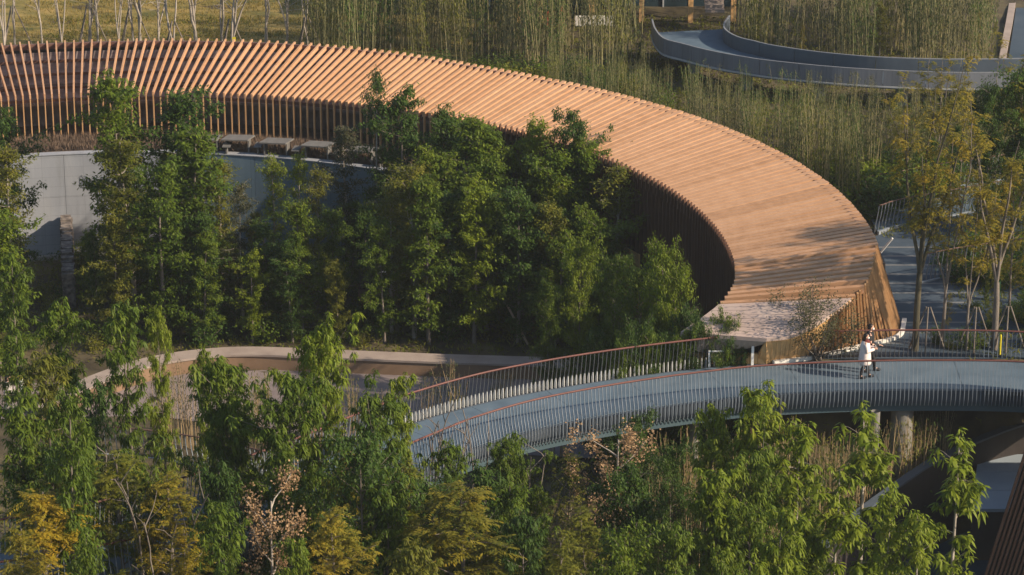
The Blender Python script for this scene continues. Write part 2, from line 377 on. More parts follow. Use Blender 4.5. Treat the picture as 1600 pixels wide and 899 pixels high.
NEND = 9; y_in = np.linspace(102.3-.1, U(1126,472,1.75).y, NEND+1)[1:]; y_out = np.linspace(101.75, 98.75, NEND)
for k in range(NEND):
    a = at_y(INN, y_in[k]); b = at_y(OUT, y_out[k]); mb = MB(); h = Vector((0, .125, 0)); dn = Vector((0,0,-.28))
    mb.hexa([a-h+dn, b-h+dn, b+h+dn, a+h+dn, a-h, b-h, b+h, a+h])
    rib = mb.obj('rib', M['wood'], ring)
    mb = MB(); mb.box((a.x+.08, a.y, (a.z-.3-5)/2), (.14, .08, a.z-.3+5)); mb.obj('inner_slat', M['wood_shaded'], rib)
NSL = 46
iO = np.linspace(0, len(OUT)-1, NSL).astype(int); iB = np.linspace(0, len(BAS)-1, NSL).astype(int)
for k in range(NSL):
    a = Vector(OUT[iO[k]]); b = Vector(BAS[iB[k]]); mb = MB()
    if k > 30: continue
    mb.beam(b, a+Vector((0,0,-.02)), .07, .11); mb.obj('end_slat', M['wood_end'], ring)
# orange face panels behind and beyond the end slats
mo = MB()
for k in range(0, NSL-1):
    a, a2, b, b2 = OUT[iO[k]], OUT[iO[k+1]], BAS[iB[k]], BAS[iB[k+1]]
    if k < 31:
        off = np.array([-.09, .09, 0.]); P = [b+off, b2+off, a2+off-[0,0,.1], a+off-[0,0,.1]]
        mo.add(P, [(0,1,2,3)])
mo.obj('backing_wall', M['wood_end'], ring)
fp = []
for k in range(31, NSL-1): fp.append((OUT[iO[k]], BAS[iB[k]]))
fp.append((OUT[-1], BAS[-1]))
fA = crom([tuple(BAS[-1]), tuple(U(1165,569,0)), tuple(U(1120,569,-.0)), tuple(U(1080,568,0))], .3)
for q in fA[1:]: fp.append((np.array([q[0], q[1]+.02, .52]), np.array(q)))
for i in range(len(fp)-1):
    (a, b), (a2, b2) = fp[i], fp[i+1]; g = (np.array(b2)-np.array(b))*.03
    mb = MB(); dn = np.array([0, .12, 0]); sh = np.array([0,0,-.13])
    mb.hexa([b+g, b2-g, b2-g+dn, b+g+dn, a+g+sh, a2-g+sh, a2-g+sh+dn, a+g+sh+dn]); mb.obj('wall_panel', M['orange'], ring)
# pink roof slab between inner and outer line
i0 = int(np.argmin(np.abs(INN[:, 1]-(y_in[-1]-.12)))); o0 = int(np.argmin(np.abs(OUT[:, 1]-(y_out[-1]-.12))))
n = 26; Ai = INN[np.linspace(i0, len(INN)-1, n).astype(int)]; Bo = OUT[np.linspace(o0, len(OUT)-1, n).astype(int)]
# front edge closes the slab from inner end to outer end in seven panels
NP = 9
for j in range(NP):
    u0, u1 = j/NP+.004, (j+1)/NP-.004
    ii = np.linspace(u0, u1, 4)*(n-1)
    Aj = np.stack([np.interp(ii, range(n), Ai[:, c]) for c in range(3)], 1); Bj = np.stack([np.interp(ii, range(n), Bo[:, c]) for c in range(3)], 1)
    mb = MB(); strip_solid(mb, Aj, Bj, .12); mb.obj('roof_panel', M['slab'], ring)
mb = MB()   # lower front apron of the slab
ap = crom([tuple(U(1063,520,1.19)), tuple(U(1078,538,.80)), tuple(U(1105,547,.56)), tuple(U(1140,546,.58)), tuple(U(1170,539,.78)), tuple(U(1197,532,1.0))], .2)
bp = np.stack([np.interp(np.linspace(0,1,len(ap)), [0,1], [INN[-1][c], OUT[-1][c]]) for c in range(3)], 1)
strip_solid(mb, ap-[0,0,.01], bp-[0,0,.015], .12); mb.obj('roof_apron', M['slab'], ring)
# inner posts of the curved end below the slab
for k, t in enumerate(np.linspace(0, 1, 34)):
    p = INN[int(i0+t*(len(INN)-1-i0))]; mb = MB(); mb.box((p[0]+.10, p[1], (p[2]-.14-5)/2), (.10, .08, p[2]-.14+5)); mb.obj('inner_slat', M['wood_shaded'], ring)
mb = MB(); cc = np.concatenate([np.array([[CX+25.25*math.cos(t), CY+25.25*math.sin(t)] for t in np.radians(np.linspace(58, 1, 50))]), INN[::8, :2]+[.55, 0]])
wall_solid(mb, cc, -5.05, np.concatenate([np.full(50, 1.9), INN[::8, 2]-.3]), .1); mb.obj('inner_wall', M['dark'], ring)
# roof membrane, beams, inner glazing for the slatted part
tt = np.linspace(.0, DT*N_RIB, 120)
mb = MB(); strip_solid(mb, np.array([cyl(RIN+.35, t, ZE-.52) for t in tt]), np.array([cyl(rout(t)-.35, t, ztop(t)-.46) for t in tt]), .12); mb.obj('roof_deck', M['membrane'], ring)
for fr in (.25, .5, .75):
    mb = MB(); P = [cyl(RIN+(rout(t)-RIN)*fr, t, ZE+(ztop(t)-ZE)*fr-.37) for t in tt]
    for a, b in zip(P[:-1], P[1:]): mb.beam(a, b, .10, .12)
    mb.obj('purlin', M['beam'], ring)
mb = MB(); P = [cyl(rout(t)-.22, t, ztop(t)-.20) for t in tt]
for a, b in zip(P[:-1], P[1:]): mb.beam(a, b, .16, .26)
mb.obj('ridge_beam', M['beam'], ring)
mb = MB(); P = [cyl(RIN+.2, t, ZE-.36) for t in tt]
for a, b in zip(P[:-1], P[1:]): mb.beam(a, b, .10, .14)
mb.obj('eaves_beam', M['beam'], ring)
mb = MB(); wall_solid(mb, np.array([[CX+27.2*math.cos(t), CY+27.2*math.sin(t)] for t in np.radians(np.linspace(57, 114, 60))]), 0, 2.0, .1); mb.obj('back_wall', M['membrane'], ring)
mb = MB(); wall_solid(mb, np.array([[CX+(rout(t)+.3)*math.cos(t), CY+(rout(t)+.3)*math.sin(t)] for t in tt]), 0, 2.3, .1); mb.obj('outer_wall', M['dark'], ring)
mb = MB(); wall_solid(mb, crom([tuple(x) for x in BAS[::10, :2]+[.17, -.10]], .3), 0, .14, .16); kb = mb.obj('kerb', M['kerb']); tag(kb, kind='structure')
# door opening with orange leaf low in the dark inner wall
for (px0, px1, zz, nm, mt) in ((976, 999, (-3.6, -1.2), 'door', M['orange']), (1001, 1024, (-3.6, -1.45), 'window', M['glass'])):
    a = Xat(px0, 114.5, -2); b = Xat(px1, 113.6, -2)
    def onr(x, r=24.55): return CY+math.sqrt(max(0, r*r-(x-CX)**2))
    mb = MB(); P = np.array([[a, onr(a)], [(a+b)/2, onr((a+b)/2)], [b, onr(b)]]); wall_solid(mb, P, zz[0], zz[1], .06); mb.obj(nm, mt, ring)

# ---------------------------------------------------------------- concrete wall of the sunken court
cw = empty('concrete_retaining_wall', (CX, CY+23, -5), 'tall curved pale concrete wall holding up the terrace under the slatted roof', 'wall')
def arcpts(r, a0, a1, n): return np.array([[CX+r*math.cos(t), CY+r*math.sin(t)] for t in np.radians(np.linspace(a0, a1, n))])
edges = [118, 111.5, 105, 99.2, 95.0, 89.0, 83, 77, 71, 65, 59, 54]
for i in range(len(edges)-1):
    a0, a1 = edges[i]-.025, edges[i+1]+.025
    for (z0, z1) in ((-4.55, -1.9), (-1.89, .06)):
        mb = MB(); wall_solid(mb, arcpts(22.3, a0, a1, 6), z0, z1, .35); mb.obj('concrete_panel', M['concrete'] if edges[i] > 84 else M['concrete_shade'], cw)  # right-hand arc takes the shaded copy of the concrete
    mb = MB(); wall_solid(mb, arcpts(22.18, a0, a1, 6), -5.05, -4.57, .6); mb.obj('plinth', M['concrete_beige'], cw)
mb = MB(); wall_solid(mb, arcpts(22.32, 118, 54, 60), -5, 0, .31); mb.obj('core', M['ink'], cw)
mb = MB(); wall_solid(mb, arcpts(22.32, 118, 54, 60), .062, .10, .45); mb.obj('coping', M['concrete'], cw)
# emblem on the wall: a ring around a sheet with lines
def wallpt(px, z, r=22.10):
    x = CX
    for _ in range(5):
        y = CY+math.sqrt(r*r-(x-CX)**2); x = Xat(px, y, z)
    return Vector((x, y, z))
ec = wallpt(133, Zat(283, CY+22.0)); mb = MB()
def emb(u, v): return Vector((ec.x+u, ec.y-.012, ec.z+v))
for i in range(26):
    if i in (6, 7, 8): continue
    a, b = 2*math.pi*i/26, 2*math.pi*(i+1)/26
    mb.beam(emb(.38*math.cos(a), .29*math.sin(a)), emb(.38*math.cos(b), .29*math.sin(b)), .012, .016)
sh = [(-.23,-.17),(-.23,.16),(-.12,.30),(-.02,.17),(.20,.14),(.24,-.17),(-.23,-.17)]
for a, b in zip(sh[:-1], sh[1:]): mb.beam(emb(*a), emb(*b), .012, .018)
for v in (-.10, -.04, .02, .08): mb.beam(emb(-.15, v), emb(.17, v), .01, .014)
mb.obj('emblem', M['ink'], cw)
# slate fin in front of the wall
fb = empty('slate_fin_wall', (U(106,490,-5).x, 120, -5), 'rough stacked slate wall standing end on against the pale concrete wall', 'wall')
f0 = wallpt(103, -2.7, 22.05); f1 = U(110, 497, -5.0); mb = MB(); d = (Vector((f1.x, f1.y, 0))-Vector((f0.x, f0.y, 0))); Ln = d.length; d.normalize(); ang = math.atan2(d.y, d.x)
nz = 14
for c in range(34):
    u = (c+.5)/34*Ln; top = -2.75-.35*(u/Ln)
    z = -5.0; k = 0
    while z < top:
        h = random.uniform(.12, .2); p = f0+d*u
        mb.box((p.x+random.uniform(-.035,.035), p.y, z+h/2), (Ln/34*.99, .48+random.uniform(-.06,.06), h*.93), ang); z += h
tag(mb.obj('stones', M['slate'], fb), kind='stuff')

# ---------------------------------------------------------------- low retaining wall in front of the grove
lw = empty('low_curved_wall', (-6, 110.3, -5), 'low curved rust brown wall with a pinkish stone top in front of the dark grove', 'wall')
cpx = [(60,640),(140,606),(215,578),(270,565),(335,557),(400,555),(500,559),(600,563),(700,567),(800,570),(850,572),(905,580)]
LW = crom([tuple(U(x, y, -4.4))[:2] for x, y in cpx], .25); T, Nn = normals2(LW)
n = len(LW); seg = 11
for i in range(0, n-1, seg):
    j = min(n-1, i+seg); P = LW[i:j+1]
    if len(P) < 2: continue
    mb = MB(); wall_solid(mb, P, -5.05, -4.42, .2); mb.obj('face_panel', M['corten'], lw)
    q = P+Nn[i:j+1]*.33; mb = MB(); wall_solid(mb, q, -4.415, -4.33, .95); mb.obj('coping_stone', M['coping'], lw)

# ---------------------------------------------------------------- main footbridge
far_px = [(1760,533),(1600,519),(1450,516),(1300,518),(1150,525),(1050,535),(950,548),(850,564),(750,584),(650,612),(570,642),(450,690),(300,742),(150,785),(0,812),(-160,830)]
FAR = crom([tuple(U(x, y, 1.1))[:2] for x, y in far_px], .16); T, Nn = normals2(FAR)
NEAR = FAR+Nn*3.1
if NEAR[len(NEAR)//2][1] > FAR[len(FAR)//2][1]: NEAR = FAR-Nn*3.1; Nn = -Nn
br = empty('footbridge', (4, 96, 0), 'curved blue grey footbridge with dull red handrails and bowed steel balusters', 'bridge')
for i in range(0, len(FAR)-1, 19):
    j = min(len(FAR)-1, i+19); A_ = (FAR+Nn*.10)[i:j+1].copy(); B_ = (NEAR-Nn*.10)[i:j+1].copy()
    for Q_ in (A_, B_): Q_[-1] += (Q_[-2]-Q_[-1])*.10
    mb = MB(); strip_solid(mb, np.c_[A_, np.zeros(len(A_))], np.c_[B_, np.zeros(len(A_))], .22); mb.obj('deck_panel', M['deck'], br)
for off, base, sg in ((-.02, NEAR, 1), (.02, FAR, -1)):
    Q = base[::2]; Nq = Nn[::2]
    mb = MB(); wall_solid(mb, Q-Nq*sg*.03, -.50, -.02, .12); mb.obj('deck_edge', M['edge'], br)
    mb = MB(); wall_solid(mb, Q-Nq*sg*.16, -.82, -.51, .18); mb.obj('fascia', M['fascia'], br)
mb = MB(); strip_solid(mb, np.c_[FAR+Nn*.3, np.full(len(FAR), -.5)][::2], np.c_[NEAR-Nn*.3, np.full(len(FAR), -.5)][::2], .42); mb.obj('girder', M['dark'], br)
for base in (NEAR, FAR):
    mb = MB(); mb.tube([(p[0], p[1], 1.1) for p in base[::3]], .038, 6); mb.obj('handrail', M['rail'], br, True)
# baluster: bowed plate in the local x (outwards) - z plane, 18 mm thick, widening at the foot
zs = [1.07, .8, .5, .32, .12, -.08, -.30, -.56]; bow = [.0, .035, .085, .135, .17, .185, .17, .08]; dep = [.03, .03, .032, .05, .15, .17, .10, .05]; tks = [.008, .008, .008, .009, .011, .011, .009, .008]
mb = MB()
for i in range(len(zs)-1):
    a0, a1 = bow[i]-dep[i]/2, bow[i]+dep[i]/2; b0, b1 = bow[i+1]-dep[i+1]/2, bow[i+1]+dep[i+1]/2; t = tks[i]; u = tks[i+1]
    mb.hexa([(b0,-u,zs[i+1]),(b1,-u,zs[i+1]),(b1,u,zs[i+1]),(b0,u,zs[i+1]),(a0,-t,zs[i]),(a1,-t,zs[i]),(a1,t,zs[i]),(a0,t,zs[i])])
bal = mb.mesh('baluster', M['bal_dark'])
mbn = MB()
for i in range(len(zs)-1):
    dn_ = [.036,.036,.038,.045,.055,.06,.055,.04]; a0, a1 = bow[i]-dn_[i]/2, bow[i]+dn_[i]/2; b0, b1 = bow[i+1]-dn_[i+1]/2, bow[i+1]+dn_[i+1]/2; t = .009
    mbn.hexa([(b0,-t,zs[i+1]),(b1,-t,zs[i+1]),(b1,t,zs[i+1]),(b0,t,zs[i+1]),(a0,-t,zs[i]),(a1,-t,zs[i]),(a1,t,zs[i]),(a0,t,zs[i])])
baln = mbn.mesh('baluster', M['bal_near']); bal_unlit = bal.copy(); bal_unlit.name = 'baluster_unlit'; bal.materials.append(M['feet'])  # copy made before the painted sunlight on the feet
for p in bal.polygons:
    if -.1 < p.center.z < .34: p.material_index = 1; restv = []; restf = []
bv = np.array([v.co for v in bal.vertices]); bf = [tuple(p.vertices) for p in bal.polygons]
cands = []
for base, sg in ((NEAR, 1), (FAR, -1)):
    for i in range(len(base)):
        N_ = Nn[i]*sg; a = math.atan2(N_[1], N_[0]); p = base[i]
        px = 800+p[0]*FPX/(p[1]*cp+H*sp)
        cands.append((abs(px-1080) if px > -20 else 9999, p, a, baln if sg > 0 else (bal if p[0] < 8.4 else bal_unlit)))  # far rail: feet painted sunlit on the left, unlit copy on the right
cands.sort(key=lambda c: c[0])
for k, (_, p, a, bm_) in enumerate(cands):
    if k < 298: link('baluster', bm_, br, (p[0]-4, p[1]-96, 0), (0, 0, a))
    else:
        ca, sa = math.cos(a), math.sin(a); o = len(restv)
        restv += [(p[0]-4+x*ca-y*sa, p[1]-96+x*sa+y*ca, z) for x, y, z in bv]; restf += [tuple(i+o for i in f) for f in bf]
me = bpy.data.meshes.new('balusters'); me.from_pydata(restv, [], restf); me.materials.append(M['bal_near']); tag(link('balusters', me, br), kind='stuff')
# pillars
for (px, d, r, zb, mat, lab) in ((1408, 95.6, .40, -6, M['pillar'], 'thick round grey pillar under the footbridge'), (1366, 94.8, .16, -6, M['pillar'], 'thin grey column under the footbridge behind the young trees'),
                                 (1084, 95.2, .16, -5, M['pillar'], 'thin grey column under the footbridge near the stone bank')):
    x = Xat(px, d, -2); mb = MB(); mb.tube([(x, d, zb), (x, d, -.72)], r, 24, False)
    tag(mb.obj('bridge_pillar', mat, None, True, Vector((x, d, zb))), lab, 'pillar')

# ---------------------------------------------------------------- lower right pavilion
pv = empty('sunken_pavilion', (15, 93, -6), 'sunken pavilion with a curved dark wall, thin pale rim and blue grey roof', 'building')
zr = np.interp(RIM[:, 0], [9, 16, 19], [-3.1, -2.75, -2.35])
mb = MB(); wall_solid(mb, RIM, -6.1, zr, .26); mb.obj('curved_wall', M['wall_shade'], pv)
mb = MB(); wall_solid(mb, RIM, zr+.003, zr+.08, .34); mb.obj('rim', M['edge'], pv)
mb = MB(); poly_slab(mb, [(8.2,78),(26,78),(26,97.0),(16.6,95.6),(13.4,92.4),(10.6,88.2)], -5.5, .1); mb.obj('floor', M['pool'], pv)
a = U(1530,710,-3.5); b = U(1516,796,-3.5); nseg = 3
for k in range(nseg):
    y0 = a.y+(b.y-a.y)*k/nseg; y1 = a.y+(b.y-a.y)*(k+1)/nseg+.035; x0 = a.x+(b.x-a.x)*k/nseg; x1 = a.x+(b.x-a.x)*(k+1)/nseg
    mb = MB(); poly_slab(mb, [(x1,y1),(23,y1),(23,y0),(x0,y0)], -3.5, .12); mb.obj('roof_panel', M['roof_blue'], pv)
mb = MB(); poly_slab(mb, [(b.x+.1,b.y+.15),(22.9,b.y+.15),(22.9,a.y-.1),(a.x+.1,a.y-.1)], -3.63, 1.9); mb.obj('wall', M['dark'], pv)
# leaning slatted wall at the lower right corner
lt = empty('leaning_slatted_wall', (17.5, 87, -5), 'dark brown slatted timber wall leaning out at the lower right corner', 'wall')
b0 = U(1538,905,-4.0); tp = U(1602,708,.5); lean = tp-b0
for k in range(46):
    o = Vector((.135*k, -.06*k, 0)); mb = MB(); lo = b0-lean*.25; mb.beam(lo+o, tp+o+lean*.15, .075, .12); mb.obj('slat', M['wood_shaded'], lt)
mb = MB(); q = Vector((6.2, -2.7, 0)); s = Vector((.1,.12,0)); mb.add([lo+s, lo+q+s, tp+lean*.15+q+s, tp+lean*.15+s], [(0,1,2,3)]); mb.obj('backing_wall', M['dark'], lt)

mb = MB(); poly_slab(mb, [(17.2,88.2),(22.6,85.6),(34,85.6),(34,94),(22,94)], .5, 5.3); mb.obj('building_body', M['wood_shaded'], lt)
mb = MB(); poly_slab(mb, [(20.5,87.2),(23.0,86.0),(34,86),(34,93.6),(22.4,93.6)], 2.2, 1.68); mb.obj('roof', M['wood_shaded'], lt)

# ---------------------------------------------------------------- walkway behind (upper right) and back building
wk = empty('raised_walkway', (14, 134, 0), 'raised curving walkway with grey parapets behind the bamboo', 'walkway')
nw = crom([tuple(U(x, y, 2.0))[:2] for x, y in [(1019,30),(1024,45),(1038,60),(1067,68),(1093,75),(1125,82),(1160,88),(1200,94),(1300,104),(1400,110),(1500,113),(1600,112),(1750,108)]], .4)
fw = crom([tuple(U(x, y, 2.0))[:2] for x, y in [(1140,24),(1131,38),(1136,48),(1155,58),(1180,64),(1200,69),(1250,77),(1300,83),(1360,88),(1430,91),(1500,92),(1600,91),(1750,87)]], .4)
m_ = 60; rs = lambda P: np.stack([np.interp(np.linspace(0, len(P)-1, m_), range(len(P)), P[:, c]) for c in range(2)], 1)
nwr, fwr = rs(nw), rs(fw)
mb = MB(); strip_solid(mb, np.c_[nwr, np.full(m_, 1.3)], np.c_[fwr, np.full(m_, 1.3)], .22); mb.obj('deck', M['deck'], wk)
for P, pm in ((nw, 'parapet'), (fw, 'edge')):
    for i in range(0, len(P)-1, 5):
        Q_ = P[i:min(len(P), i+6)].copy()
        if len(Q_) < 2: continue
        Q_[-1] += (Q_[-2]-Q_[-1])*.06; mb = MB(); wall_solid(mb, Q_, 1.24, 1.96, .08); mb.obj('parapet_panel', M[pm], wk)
    mb = MB(); wall_solid(mb, P, 1.963, 2.0, .08); mb.obj('top_rail', M['ink'], wk)
mb = MB(); wall_solid(mb, nw, 1.15, 1.22, .16); mb.obj('edge_trim', M['steel'], wk)
for k in range(8, m_, 9):
    c = (nwr[k]+fwr[k])/2; mb = MB(); mb.tube([(c[0], c[1], 0), (c[0], c[1], 1.08)], .3, 12); mb.obj('pier', M['concrete'], wk)
bb = empty('glazed_building', (5, 151, 0), 'dark glazed building with orange timber columns at the top of the view', 'building')
mb = MB(); mb.box((5.0, 156, 2.6), (14.5, 8, 5.2)); mb.obj('wall', M['glass'], bb)
mb = MB(); mb.box((5.0, 153, 5.4), (17, 12, .4)); mb.obj('roof', M['beam'], bb)
for px in (812, 845, 925, 1003, 1080, 1147):
    x = Xat(px, 148.8, 2); mb = MB(); mb.box((x, 148.8, 2.6), (.26, .26, 5.2)); mb.obj('column', M['orange'], bb)
for k in range(9):
    mb = MB(); mb.box((-1.2+k*1.55, 151.96, 2.6), (.08, .08, 5.2)); mb.obj('mullion', M['steel'], bb)
mb = MB(); mb.box((Xat(930, 148, 0), 148.0, .28), (2.1, .25, .5)); tag(mb.obj('low_wall', M['kerb']), 'low pale block wall before the dark glazed building', 'wall')
x = Xat(877, 147.6, .5); rc = empty('red_cylinder_bollard', (x, 147.6, 0), 'red cylinder standing behind the bamboo before the glazed building', 'bollard')
mb = MB(); mb.tube([(x,147.6,.03),(x,147.6,1.0),(x,147.6,1.12)], [.15,.15,.08], 14); mb.obj('body', M['red'], rc, True)
mb = MB(); mb.tube([(x,147.6,0),(x,147.6,.06)], .2, 14); mb.obj('base', M['dark'], rc)
mb = MB(); mb.box((x-.5,147.8,.4), (.45,.3,.75)); mb.box((x-.5,147.8,.79), (.5,.34,.04)); tag(mb.obj('red_cabinet', M['red']), 'small dull red cabinet left of the red cylinder', 'cabinet')
# stairs glimpsed right of the glazed hall
stp = empty('entrance_stairs', (Xat(1120,149,1), 147, 1), 'pale stair flight beside the dark entrance at the walkway end', 'stairs')
for k in range(4):
    mb = MB(); mb.box((Xat(1115,148,1.5), 147+k*.35, 1.08+k*.16), (1.0, .36, .16)); mb.obj('step', M['coping'], stp)

# right-hand edge railings of the plaza
def railing(name, pxs, z, lab, mat=M['steel'], step=.22):
    P = crom([tuple(U(x, y, z))[:2] for x, y in pxs], step); T, Nq = normals2(P); c = P[len(P)//2]
    e = empty(name, (c[0], c[1], z), lab, 'railing'); mb = MB(); mb.tube([(p[0], p[1], z+1.08) for p in P], .028, 6); mb.obj('handrail', M['beam'], e, True)
    mb = MB(); wall_solid(mb, P, z-.45, z-.02, .10); mb.obj('edge_plate', M['belly'], e)
    for i in range(len(P)):
        a = math.atan2(Nq[i][1], Nq[i][0])+math.pi; link('baluster', baln, e, (P[i][0]-c[0], P[i][1]-c[1], 0), (0, 0, a if False else a+math.pi))
    return P
r1 = railing('railing', [(1372,361),(1400,352),(1450,342),(1510,331),(1560,322),(1640,310)], .1, 'railing with bright baluster feet right of the timber ring end')
r2 = railing('railing', [(1346,316),(1372,311),(1400,307),(1460,295),(1540,283),(1640,270)], .1, 'farther thin railing behind the bright footed one on the right')
r3 = railing('railing', [(1438,440),(1480,431),(1530,423),(1580,416),(1660,405)], .1, 'shaded railing standing behind the yellow leaved trees on the right')
poly_sheet('pavement', [tuple(p) for p in r1]+[tuple(p) for p in r2[::-1]], .05, M['deck'])
railing('railing', [(120,706),(160,708),(210,712),(265,718),(320,727),(375,738),(420,750)], -5, 'red railing along the pinkish path at lower left')

# small pale kerb path at the top right corner
kp = MB(); kk = crom([tuple(U(x, y, .1))[:2] for x, y in [(1564,105),(1570,70),(1577,35),(1583,0),(1590,-30)]], .5); wall_solid(kp, kk, -.1, .14, .35); tag(kp.obj('kerb', M['coping']), kind='structure')
poly_sheet('road', [tuple(U(1574,104,.06))[:2], tuple(U(1700,104,.06))[:2], tuple(U(1700,-30,.06))[:2], tuple(U(1594,-30,.06))[:2]], .06, M['plaza'])

# tables on the terrace
tabs = [(322,214,'first from the left, half behind the trees'), (372,214,'second from the left'), (432,219,'third from the left'), (497,224,'fourth from the left'), (566,232,'rightmost, close to the trees')]
for px, py, wd in tabs:
    c = U(px, py, .75); e = empty('terrace_table', (c.x, c.y, .05), 'pale low terrace table under the slatted roof, '+wd, 'table', 'tables on the terrace', R((300-px)*.06))
    mb = MB(); mb.add([(x+.25*y,y,z) for x,y,z in [(-.6,-.42,.62),(.6,-.42,.62),(.6,.42,.62),(-.6,.42,.62),(-.6,-.42,.68),(.6,-.42,.68),(.6,.42,.68),(-.6,.42,.68)]], [(3,2,1,0),(4,5,6,7),(0,1,5,4),(1,2,6,5),(2,3,7,6),(3,0,4,7)]); link('table_top', mb.mesh('table_top', M['table']), e)
    for sx in (-.5, .5):
        mb = MB(); mb.box((sx,0,.308), (.06,.6,.62)); link('leg', mb.mesh('leg', M['table']), e)
    mb = MB(); mb.box((.95,-.2,.40), (.35,.8,.05)); mb.box((.95,-.2,.19), (.06,.6,.37)); link('bench', mb.mesh('bench', M['table']), e)

# pavilion hut inside the grove
hc = Vector((Xat(592,115.6,-3), 115.6, -4.55)); ht = empty('tree_hut', tuple(hc), 'small dark timber hut on posts inside the grove', 'hut')
mb = MB(); mb.box((hc.x,hc.y,hc.z+1.15), (1.7,1.6,.14)); mb.obj('platform', M['beam'], ht)
for dx in (-.75,.75):
    for dy in (-.7,.7):
        mb = MB(); mb.tube([(hc.x+dx,hc.y+dy,hc.z-.2),(hc.x+dx,hc.y+dy,hc.z+1.08)], .05, 8); mb.obj('leg', M['beam'], ht)
mb = MB(); mb.box((hc.x-.3,hc.y+.3,hc.z+1.9), (1.0,.9,1.35)); mb.obj('cabin', M['dark'], ht)
mb = MB(); x0, y0, z0 = hc.x+.05, hc.y-.18, hc.z+1.25
for a, b in (((0,0,0),(0,0,.75)),((.6,0,0),(.6,0,.75)),((0,0,.75),(.6,0,.75)),((0,0,0),(.6,0,0)),((.3,0,0),(.3,0,.75))):
    mb.beam((x0+a[0],y0,z0+a[2]), (x0+b[0],y0,z0+b[2]), .045, .045)
mb.obj('window_frame', M['white'], ht)
# white frame by the end wall
q = U(1175,572,0); wf = empty('white_metal_frame', tuple(q), 'white metal frame before the orange end wall of the ring', 'frame')
mb = MB(); mb.box((q.x,q.y-.1,.4), (.09,.09,.8)); mb.obj('post', M['white'], wf)
mb = MB(); mb.box((q.x-1.55,q.y-.1,.3), (.06,.06,.6)); mb.obj('post', M['white'], wf)
mb = MB(); mb.box((q.x-1.3,q.y-.1,.60), (.55,.05,.04)); mb.obj('top_bar', M['white'], wf)
# yellow marker posts and green trunk wrap
q = U(1562,556,0); e = empty('marker_post', tuple(q), 'slim yellow marker post standing among the trees behind the footbridge', 'post')
mb = MB(); mb.tube([(q.x,q.y,0),(q.x,q.y,.75),(q.x,q.y,.82)], [.04,.035,.015], 10); mb.obj('shaft', M['yellow'], e); mb = MB(); mb.tube([(q.x,q.y,0),(q.x,q.y,.05)], .1, 10); mb.obj('base', M['dark'], e)

# ---------------------------------------------------------------- plants
def leaf_arrays(P, D, L, W, droop=0.0, six=False):
    P = np.asarray(P); D = np.asarray(D); n = len(P)
    D = D/np.maximum(np.linalg.norm(D, axis=1)[:, None], 1e-6)
    rnd = rng.normal(size=(n, 3)); S_ = np.cross(D, rnd); S_ /= np.maximum(np.linalg.norm(S_, axis=1)[:, None], 1e-6)
    if droop:   # side vector near horizontal so that blades face up
        S2 = np.cross(D, np.array([0,0,1.])); nn = np.linalg.norm(S2, axis=1)[:, None]; S2 = np.where(nn > .15, S2/np.maximum(nn, 1e-6), S_)
        S_ = S2+.45*S_; S_ /= np.linalg.norm(S_, axis=1)[:, None]
    L = (L*rng.uniform(.7, 1.2, n))[:, None]; W = (W*rng.uniform(.75, 1.2, n))[:, None]
    dz = np.array([0,0,-1.])
    if six:
        b = P; m1 = P+D*L*.35+dz*L*droop*.08; m2 = P+D*L*.72+dz*L*droop*.3; t = P+D*L+dz*L*droop*.6
        V = np.stack([b, m1-S_*W*.5, m1+S_*W*.5, m2-S_*W*.42, m2+S_*W*.42, t], 1).reshape(-1, 3)
        o = (np.arange(n)*6)[:, None]
        F = np.concatenate([o+[0,1,2], o+[1,3,4], o+[1,4,2], o+[3,5,4]])
    else:
        m1 = P+D*L*.5+dz*L*droop*.1; t = P+D*L+dz*L*droop*.5
        V = np.stack([P, m1-S_*W*.5, m1+S_*W*.5, t], 1).reshape(-1, 3); o = (np.arange(n)*4)[:, None]
        F = np.concatenate([o+[0,1,2], o+[1,3,2]])
    return V, F
def rdir(n, up=0.0):
    d = rng.normal(size=(n, 3)); d /= np.linalg.norm(d, axis=1)[:, None]; d[:, 2] += up; return d
def cat(parts):
    V = []; F = []; o = 0
    for v, f in parts: V.append(v); F.append(f+o); o += len(v)
    return np.concatenate(V), np.concatenate(F)
def trunk_line(h, wob, n=9, lean=0.0):
    p = np.zeros((n, 3)); p[:, 2] = np.linspace(0, h, n); a = random.uniform(0, 6.28)
    w_ = np.cumsum(rng.normal(0, wob*h/n, (n, 2)), axis=0); w_[0] = 0; p[:, :2] = w_+np.outer(np.linspace(0, 1, n)**1.3, [lean*h*math.cos(a), lean*h*math.sin(a)])
    return p
def interp_line(P, t):
    u = t*(len(P)-1); return np.array([np.interp(u, range(len(P)), P[:, c]) for c in range(3)])
def branch(mb, p0, az, el, L, r, sides=4, droop=0.0, n=4):
    pts = [np.array(p0)]; d = np.array([math.cos(az)*math.cos(el), math.sin(az)*math.cos(el), math.sin(el)])
    for i in range(n):
        d = d+rng.normal(0, .13, 3)+np.array([0,0,-droop]); d /= np.linalg.norm(d); pts.append(pts[-1]+d*L/n)
    mb.tube(pts, list(np.linspace(r, r*.3, n+1)), sides, cap=False); return np.array(pts)

